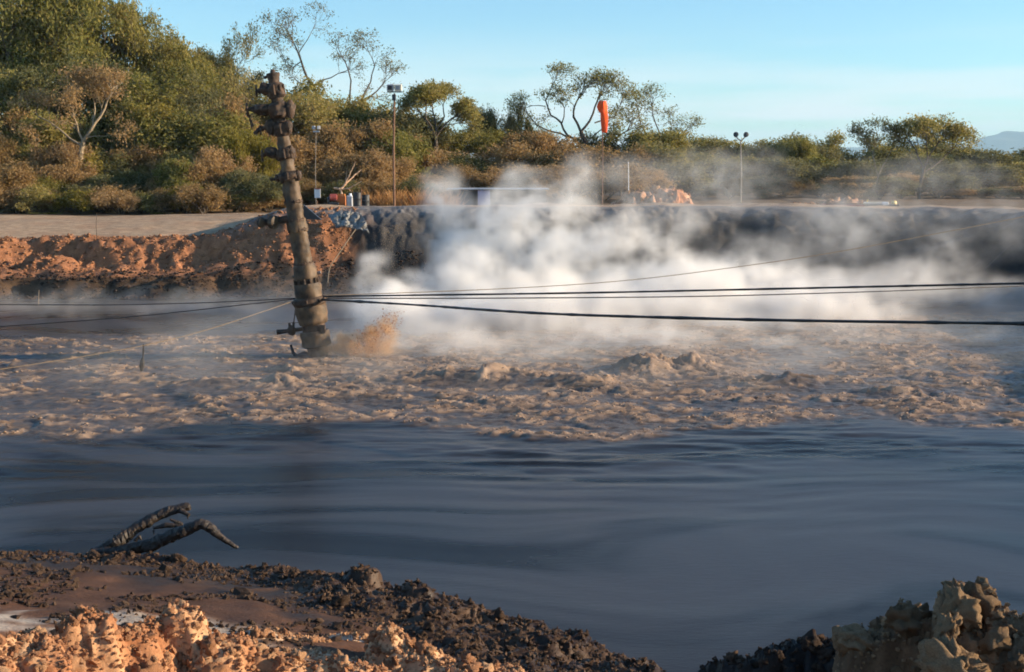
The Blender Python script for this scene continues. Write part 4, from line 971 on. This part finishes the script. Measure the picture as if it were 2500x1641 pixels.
# orange clay ridge along the lower edge
h1 = [S(215, 1650, 1500, .42, .4), S(330, 1640, 1535, .4, .4), S(455, 1625, 1487, .36, .42), S(560, 1650, 1555, .42, .4), S(690, 1660, 1600, .5, .35), S(90, 1690, 1560, .5, .45), S(-60, 1700, 1590, .5, .45), S(860, 1690, 1622, .5, .3)]
heap('clay_heap', 'sunlit orange clay heap of broken lumps in the lower left foreground', 'earth heap', *box_of(h1), lambda X, Y: bump_h(X, Y, h1),
     M_soil, colmix((.36, .155, .07), (.55, .33, .18), 1.2), 170, 'o', crumbs=6500, csz=(.008, .026), seed=2, clsz=(.014, .05), step=.02)
h2 = [S(965, 1625, 1535, .3, .3), S(1010, 1640, 1575, .4, .3), S(1110, 1670, 1610, .5, .3), S(1240, 1690, 1635, .45, .25)]
heap('clay_heap', 'small peaked orange clay heap right of the bigger heap, below the dark mud ridge', 'earth heap', *box_of(h2), lambda X, Y: bump_h(X, Y, h2),
     M_soil, colmix((.40, .19, .095), (.58, .37, .21), 1.5, 3), 120, 'o', crumbs=2200, csz=(.008, .024), seed=3, clsz=(.02, .05), step=.02)
h3 = [S(720, 1560, 1545, .5, .16), S(640, 1555, 1532, .26, .15), S(590, 1590, 1560, .3, .2), S(870, 1562, 1545, .4, .12), S(800, 1605, 1590, .5, .14)]
heap('clay_heap', 'low pale clay lumps on the light ground between the two orange heaps', 'earth heap', *box_of(h3), lambda X, Y: bump_h(X, Y, h3), M_soil, colmix((.50, .33, .20), (.56, .45, .34), 2), 90, 'o', crumbs=1200, csz=(.007, .02), seed=4, clsz=(.015, .04), thr=.02, lump=.02)
# the dark mud ridge along the shore
r1 = S(885, 1450, 1390, .3, .3); r2 = S(1020, 1480, 1428, .34, .3); r3 = S(1140, 1510, 1470, .3, .3)
def shore_ridge(X, Y):
    d = shore_dist(X, Y) + .12 * fbm(X * 1.5, Y * 1.5, 3, 3)
    r = ss(-.25, .2, d) * ss(2.0, .6, d + .9 * ss(-1.6, -3.0, X)) * (.10 + .10 * ss(-3.2, -1.2, X)) * (.75 + .7 * fbm(X * 1.3, Y * 1.3, 8, 3))
    return np.maximum(r, bump_h(X, Y, [r1, r2, r3])) * ss(-7.0, -6.2, X) * ss(2.6, 1.6, X)
heap('mud_ridge', 'dark brown lumpy mud ridge along the near shore of the pond', 'mud ridge', -7.0, 2.6, 8.6, 15.2, shore_ridge, M_mud, colmix((.034, .020, .013), (.09, .053, .031), 1.3), 200, 'd', step=.025, crumbs=9000, csz=(.008, .028), seed=5, clsz=(.018, .06), thr=.05, lump=.05, lf=7)
# loose dark crumbs and flakes lying on the reddish flat behind the ridge
rng = np.random.default_rng(31); cx_ = rng.uniform(-6.5, .8, 9000); cy_ = rng.uniform(7.6, 13.8, 9000); dd_ = shore_dist(cx_, cy_); kk = (dd_ > .4) & (dd_ < 4.0) & (fbm(cx_ * .9, cy_ * .9, 3, 3) + .35 * fbm(cx_ * 4, cy_ * 4, 6, 2) > .02)
pc = np.stack([cx_, cy_, terrain(cx_, cy_) + .004], -1)[kk]; tcr = thing('mud_crumbs', 'dark mud crumbs strewn over the reddish flat behind the mud ridge', 'mud crumbs', (-2.5, 11.0, gz(-2.5, 11.0)))
stuff_clods('crumb', pc, rng.gamma(2.0, .008, len(pc)) + .006, M_clod_dark, tcr, 9)
h4 = [S(1960, 1690, 1560, .5, .45), S(1880, 1700, 1585, .5, .45), S(1800, 1720, 1615, .5, .45), S(2060, 1700, 1575, .6, .45)]
heap('mud_mound', 'black mud mound at the lower edge left of the tan clay block', 'mud mound', *box_of(h4), lambda X, Y: bump_h(X, Y, h4), M_mud, colmix((.010, .007, .006), (.026, .017, .012), 2), 110, 'd', crumbs=1600, csz=(.01, .03), seed=6, clsz=(.02, .06), lump=.05)
# tan clay block heap at the lower right
h5 = [S(2140, 1800, 1530, .46, .45), S(2230, 1800, 1495, .5, .45), S(2330, 1800, 1462, .46, .42), S(2420, 1830, 1520, .6, .5), S(2510, 1840, 1545, .7, .5), S(2640, 1860, 1570, .8, .6)]
tb = heap('clay_block_heap', 'tan heap of big clay blocks in the lower right corner', 'earth heap', *box_of(h5), lambda X, Y: bump_h(X, Y, h5), M_soil, colmix((.11, .07, .04), (.25, .165, .095), 1.4), 150, 't', crumbs=4500, csz=(.008, .028), seed=8, clsz=(.025, .085), lump=.055, lf=6, step=.02)
BL = [fast_mesh('block', *ico(4, 60 + s, .75, 1.6)) for s in range(5)]
for m in BL: m.materials.append(M_clod_tan)
for i, (px, py, Y, s) in enumerate([(2080, 1560, 8.1, .13), (2200, 1515, 8.15, .10), (2345, 1490, 8.05, .12), (2310, 1540, 7.75, .09), (2330, 1645, 7.5, .18), (2480, 1620, 7.5, .09)]):
    o = link_mesh('block', BL[i % 5], None, tb); o.location = [float(c) for c in P(px, py, Y) - np.array(tb.location)]; o.scale = (s * 1.15, s, s * .8); o.rotation_euler = (i * 1.1, i * .7, i * 2.1)
# reddish spoil heaps on the far rim
def pile(label, px, Y, wx_, h, seed, yo=0):
    c = spot(px, Y); heap('spoil_heap', label, 'earth heap', c[0] - wx_ * 1.1, c[0] + wx_ * 1.1, Y - 1.6, Y + 1.6,
        lambda X, Y_: bump_h(X, Y_, [(c[0] - wx_ * .25, Y, wx_ * .75, 1.3, h * .85), (c[0] + wx_ * .35, Y, wx_ * .6, 1.2, h)]), M_soil, colmix((.42, .19, .10), (.55, .32, .2), 1), 40, 'o', step=.06, seed=seed, clsz=(.06, .16), thr=.2, lump=.08, lf=4)
pile('long orange spoil heap on the far rim behind the steam, right of the windsock', 1595, 56.5, 2.3, .85, 11)
pile('low reddish spoil heap behind the red trailer on the right rim', 2045, 60.0, 1.5, .6, 12)
pile('faint small spoil heap left of the red trailer', 1965, 58.5, .9, .3, 13)

# loose stones on the reddish flat, the wet log at the shore
lg = Gd(300, 1330, .12); tl = thing('driftwood', 'wet dark forked driftwood log sticking out over the water at the near shore', 'log', lg); Yd = lg[1]
def limb(nm, pts, rads, seed, mat=M_wetwood):
    r_ = np.random.default_rng(seed); W = [P(a, b_, Yd + c) for a, b_, c in pts]; fine = []; rr = []
    for i in range(len(W) - 1):
        for k in range(14): f = k / 14; fine.append(W[i] + (W[i + 1] - W[i]) * f + r_.normal(0, .002, 3)); rr.append((rads[i] + (rads[i + 1] - rads[i]) * f))
    fine.append(W[-1]); rr.append(rads[-1]); mb = MB().tube(fine, np.array(rr) * 11.8 / F, 14); A_ = np.array(mb.v); cen_ = np.repeat(np.array(fine), 14, axis=0)
    A_ += (A_ - cen_) * (.18 * fbm(A_[:, 0] * 6, A_[:, 1] * 6, A_[:, 2] * 6 + seed, 3, .6) + .16 * fbm(A_[:, 0] * 12, A_[:, 1] * 40, A_[:, 2] * 40, 2))[:, None]; mb.v = [tuple(p) for p in A_]
    return mb.build(nm, mat, tl, False)
limb('upper_limb', [(238, 1352, 0), (285, 1325, 0), (330, 1290, .1), (385, 1258, .2), (430, 1243, .25), (462, 1236, .3)], [20, 22, 18, 16, 15, 12], 1)
limb('lower_limb', [(225, 1350, -.1), (300, 1345, -.1), (370, 1330, -.15), (435, 1302, -.2), (490, 1278, -.2), (515, 1290, -.2), (540, 1312, -.2), (580, 1338, -.2)], [10, 18, 19, 19, 16, 14, 9, 5], 2)
limb('stub', [(438, 1245, .2), (462, 1258, .15)], [9, 5], 3); limb('splinter', [(375, 1290, .05), (405, 1282, .05), (440, 1284, .05)], [3, 8, 4], 4); limb('splinter', [(415, 1268, .1), (432, 1275, .1), (446, 1280, .1)], [3, 7, 4], 5)
limb('twig', [(330, 1320, 0), (340, 1310, 0), (345, 1318, 0)], [5, 4, 2], 6); limb('twig', [(278, 1318, 0), (280, 1305, 0)], [6, 3], 7); limb('twig', [(375, 1295, .05), (376, 1305, .05)], [3, 1.5], 8); limb('twig', [(457, 1258, .15), (459, 1268, .15)], [3, 1.5], 9)

# ------------------------------------------------------------------ steam, spray, haze
def vol_mat(name, color, dens, aniso):
    m = bpy.data.materials.new(name); m.use_nodes = True; n = m.node_tree.nodes; n.clear()
    o = n.new('ShaderNodeOutputMaterial'); p = n.new('ShaderNodeVolumePrincipled')
    p.inputs['Color'].default_value = (*color, 1); p.inputs['Density'].default_value = dens; p.inputs['Anisotropy'].default_value = aniso
    p.inputs['Density Attribute'].default_value = 'density'
    m.node_tree.links.new(p.outputs[0], o.inputs['Volume']); return m
def steam(name, label, lo, hi, res, puffs, mat, warp=.7, nscale=.9, bias=.35, layer=None, cat='steam', wscale=.55):
    ng = bpy.data.node_groups.new(name, 'GeometryNodeTree'); ng.interface.new_socket('Geometry', in_out='OUTPUT', socket_type='NodeSocketGeometry')
    ng.interface.new_socket('Geometry', in_out='INPUT', socket_type='NodeSocketGeometry')
    N, L_ = ng.nodes, ng.links.new
    def math_(op, a, b_=None, c=None, clamp=False):
        k = N.new('ShaderNodeMath'); k.operation = op; k.use_clamp = clamp
        for i, v in enumerate((a, b_, c)):
            if v is None: continue
            if isinstance(v, (int, float)): k.inputs[i].default_value = v
            else: L_(v, k.inputs[i])
        return k.outputs[0]
    def vm(op, a, b_=None, s=None):
        k = N.new('ShaderNodeVectorMath'); k.operation = op
        for i, v in enumerate((a, b_)):
            if v is None: continue
            if isinstance(v, tuple): k.inputs[i].default_value = v
            else: L_(v, k.inputs[i])
        if s is not None: k.inputs['Scale'].default_value = s
        return k.outputs['Value'] if op in ('LENGTH', 'DOT_PRODUCT') else k.outputs[0]
    pos = N.new('GeometryNodeInputPosition').outputs[0]
    def noise(vec, scale, det, rough=.55, colr=False):
        k = N.new('ShaderNodeTexNoise'); k.inputs['Scale'].default_value = scale; k.inputs['Detail'].default_value = det; k.inputs['Roughness'].default_value = rough; L_(vec, k.inputs['Vector'])
        return k.outputs[1] if colr else k.outputs[0]
    wv = vm('SCALE', vm('SUBTRACT', noise(pos, wscale, 3, .55, True), (.5, .5, .5)), None, warp * 2)
    pw = vm('ADD', pos, wv); det = noise(vm('ADD', pos, vm('SCALE', wv, None, .5)), nscale, 5, .62)
    tot = None
    for (c, r, dn) in puffs:
        d = vm('LENGTH', vm('MULTIPLY', vm('SUBTRACT', pw, tuple(map(float, c))), tuple(1.0 / float(q) for q in r)))
        k = N.new('ShaderNodeMapRange'); k.interpolation_type = 'SMOOTHSTEP'; L_(d, k.inputs[0]); k.inputs[1].default_value = 1.0; k.inputs[2].default_value = .15; k.inputs[3].default_value = 0; k.inputs[4].default_value = dn
        tot = k.outputs[0] if tot is None else math_('ADD', tot, k.outputs[0])
    er = math_('MULTIPLY', math_('SUBTRACT', det, bias), 3.6, clamp=True)
    den = math_('MULTIPLY', tot, er)
    if layer:                                   # mist lying on the water
        x0, x1, y0, y1, hh, dn = layer; sp = N.new('ShaderNodeSeparateXYZ'); L_(pos, sp.inputs[0])
        def band_(o, a, b_, s):
            k = N.new('ShaderNodeMapRange'); k.interpolation_type = 'SMOOTHSTEP'; L_(o, k.inputs[0]); k.inputs[1].default_value = a; k.inputs[2].default_value = a + s
            q = N.new('ShaderNodeMapRange'); q.interpolation_type = 'SMOOTHSTEP'; L_(o, q.inputs[0]); q.inputs[1].default_value = b_; q.inputs[2].default_value = b_ - s
            return math_('MULTIPLY', k.outputs[0], q.outputs[0])
        lay = math_('MULTIPLY', math_('MULTIPLY', band_(sp.outputs[0], x0, x1, 6.0), band_(sp.outputs[1], y0, y1, 3.5)), math_('POWER', 2.718, math_('MULTIPLY', sp.outputs[2], -1.0 / hh)))
        mist = math_('MULTIPLY', math_('SUBTRACT', noise(pos, .45, 4), .36), 4.0, clamp=True)
        den = math_('ADD', den, math_('MULTIPLY', math_('MULTIPLY', lay, mist), dn))
    den = math_('SUBTRACT', den, .012); den = math_('MAXIMUM', den, 0.0)
    vc = N.new('GeometryNodeVolumeCube'); L_(den, vc.inputs['Density'])
    vc.inputs['Min'].default_value = lo; vc.inputs['Max'].default_value = hi
    for a, v in zip('XYZ', res): vc.inputs['Resolution ' + a].default_value = v
    sm = N.new('GeometryNodeSetMaterial'); sm.inputs['Material'].default_value = mat; L_(vc.outputs[0], sm.inputs[0])
    go = N.new('NodeGroupOutput'); L_(sm.outputs[0], go.inputs[0])
    vd = bpy.data.volumes.new(name); o = bpy.data.objects.new(name, vd); col.objects.link(o); vd.materials.append(mat)
    md = o.modifiers.new('density', 'NODES'); md.node_group = ng
    return tag(o, label, cat, kind='stuff')
M_steam = vol_mat('steam', (1, .985, .96), .95, .0)
def pf(px, py, Y, rx, rz, dn, ry=None): c = P(px, py, Y); k = Y / F; return (c, (rx * k, ry or max(.8, rx * k * .8), rz * k), dn)
PUFF = [
 # the dense white bank on the water
 pf(1250, 765, 35, 340, 90, 4.6), pf(1500, 765, 36, 330, 75, 3.6), pf(1750, 765, 36.5, 330, 70, 3.6), pf(2000, 775, 36.5, 300, 55, 2.4), pf(1030, 775, 34, 230, 90, 5.2), pf(1650, 715, 37.5, 330, 85, 4.2), pf(1350, 720, 37, 260, 80, 3.6), pf(1900, 735, 37.5, 300, 70, 3.4),
 # main plume
 pf(1150, 690, 36.5, 190, 100, 4.18), pf(1150, 600, 38, 120, 95, 3.23), pf(1100, 520, 39, 80, 75, 2.47), pf(1075, 465, 39, 65, 60, 1.71), pf(1260, 540, 38, 150, 100, 3.04), pf(1370, 500, 38, 110, 80, 2.47), pf(1290, 440, 39, 90, 50, 1.52), pf(1400, 440, 39, 90, 60, 1.14),
 pf(1400, 610, 38, 150, 90, 2.85), pf(1530, 570, 38, 120, 90, 2.47), pf(1300, 640, 37.5, 160, 80, 3.42), pf(1640, 650, 38, 90, 90, 4.18), pf(1640, 560, 38.5, 110, 80, 1.33), pf(1500, 680, 37.5, 120, 50, 3.04),
 # small left puff beside the stack
 pf(910, 650, 35, 55, 50, 1.6), pf(900, 700, 35, 65, 45, 1.7), pf(940, 740, 34.5, 120, 60, 3.2), pf(1000, 690, 35.5, 60, 45, 1.3), pf(880, 760, 33.5, 80, 40, .9),
 # drifting veils to the right
 pf(1850, 640, 39, 190, 120, .6), pf(2050, 600, 40, 210, 130, .34), pf(2300, 650, 39.5, 150, 120, .4), pf(2330, 600, 39.5, 80, 70, .4), pf(1760, 480, 42, 240, 90, .28), pf(2100, 520, 42, 300, 100, .26), pf(2450, 540, 41, 260, 130, .18), pf(1750, 410, 43, 300, 70, .24), pf(2200, 700, 38.5, 280, 80, .9), pf(2480, 720, 38, 180, 70, .6), pf(1560, 470, 40, 150, 80, .3), pf(1480, 410, 41, 160, 55, .4), pf(2250, 430, 43.5, 350, 60, .16), pf(1750, 690, 38, 220, 80, 2.6), pf(1950, 690, 38.5, 200, 60, 1.6),
 # thin mist over the foam
 pf(-100, 745, 37, 420, 30, .16), pf(250, 745, 37, 420, 32, .2), pf(560, 750, 36, 300, 36, .22), pf(600, 800, 31, 330, 40, .12), pf(450, 860, 28.5, 400, 30, .05), pf(1950, 880, 28, 330, 30, .16), pf(1350, 880, 28.5, 250, 35, .35), pf(1100, 835, 30.5, 280, 55, 1.2), pf(1500, 830, 31.5, 320, 45, 1.3), pf(1950, 830, 32, 380, 28, .6), pf(850, 840, 30.6, 120, 40, .4), pf(760, 860, 30.2, 110, 26, .45), pf(2400, 830, 32, 250, 30, .35),
]
steam('steam_cloud', 'billowing white steam rising from the pond right of the well stack', (-18.0, 21.5, -.05), (22.0, 45.5, 5.6), (300, 160, 76), PUFF, M_steam, .95, 1.6, .385, (-13, 20, 22.5, 46, .55, .13))
M_spurt = vol_mat('mud_spray', (.80, .56, .32), 5.0, .0)
YS = 29.3
spl = [pf(870, 838, YS, 34, 34, 3.0, .35), pf(905, 815, YS, 32, 34, 3.6, .35), pf(940, 795, YS, 26, 26, 2.6, .3), pf(960, 782, YS, 16, 18, 1.6, .25), pf(835, 832, YS, 32, 32, 3.2, .3), pf(815, 848, YS, 55, 26, 3.0, .35), pf(870, 850, YS, 60, 26, 2.6, .35), pf(900, 858, YS, 120, 18, 1.2, .4), pf(950, 830, YS, 30, 40, 1.6, .3), pf(920, 840, YS, 50, 25, 2.0, .35)]
steam('mud_spray', 'brown burst of mud spray thrown up at the foot of the well stack', tuple(P(740, 895, YS - .8) * [1, 1, 0] + [0, 0, -.05]), tuple(P(1060, 715, YS + .8)), (110, 56, 64), spl, M_spurt, .2, 4.0, .38, None, 'spray', 2.2)
# droplets: the thrown mud and the falling curtain behind it
def droplets(name, label, pts, sizes, mat):
    rng = np.random.default_rng(5); base = np.array(pts).mean(0)
    T = np.array([[1, 1, 1], [1, -1, -1], [-1, 1, -1], [-1, -1, 1]]) * .7; Fq = np.array([[0, 1, 2], [0, 3, 1], [0, 2, 3], [1, 3, 2]])
    V = (np.array(pts)[:, None] + T[None] * np.array(sizes)[:, None, None] * rng.uniform(.6, 1.4, (len(pts), 1, 3)) - base).reshape(-1, 3)
    Fs = (Fq[None] + (np.arange(len(pts)) * 4)[:, None, None]).reshape(-1, 3)
    return tag(link_mesh(name, fast_mesh(name, V, Fs, False), mat, None, base), label, 'droplets', kind='stuff')
rng = np.random.default_rng(12)
pts, szs = [], []
for i in range(900):
    k = rng.beta(1.6, 1.6); px = 850 + 125 * k + rng.normal(0, 13); py = 858 - 85 * k + rng.normal(0, 16); pts.append(P(px, py, YS + rng.normal(0, .25))); szs.append(rng.uniform(.006, .018))
droplets('mud_droplets', 'flying brown mud drops around the burst at the foot of the stack', pts, szs, M_clod_orange)
pts, szs = [], []
for i in range(1100):
    py = rng.uniform(545, 720); px = 955 + rng.normal(0, 22) + (py - 600) * -.05; pts.append(P(px, py, 37.5 + rng.normal(0, .5))); szs.append(rng.uniform(.006, .016))
droplets('falling_droplets', 'curtain of pale falling drops in front of the dark bank, left of the main plume', pts, szs, M_rope)
# the air
hz_ = MB(); hz_.box((1500, 4200, 130), (14000, 10400, 270)); M_haze = bpy.data.materials.new('haze'); M_haze.use_nodes = True; n = M_haze.node_tree.nodes; n.clear()
o_ = n.new('ShaderNodeOutputMaterial'); pv = n.new('ShaderNodeVolumePrincipled'); pv.inputs['Color'].default_value = (.55, .82, 1.0, 1); pv.inputs['Density'].default_value = 1.2e-4
M_haze.node_tree.links.new(pv.outputs[0], o_.inputs['Volume'])
if HAZE: tag(hz_.build('haze', M_haze), kind='stuff')
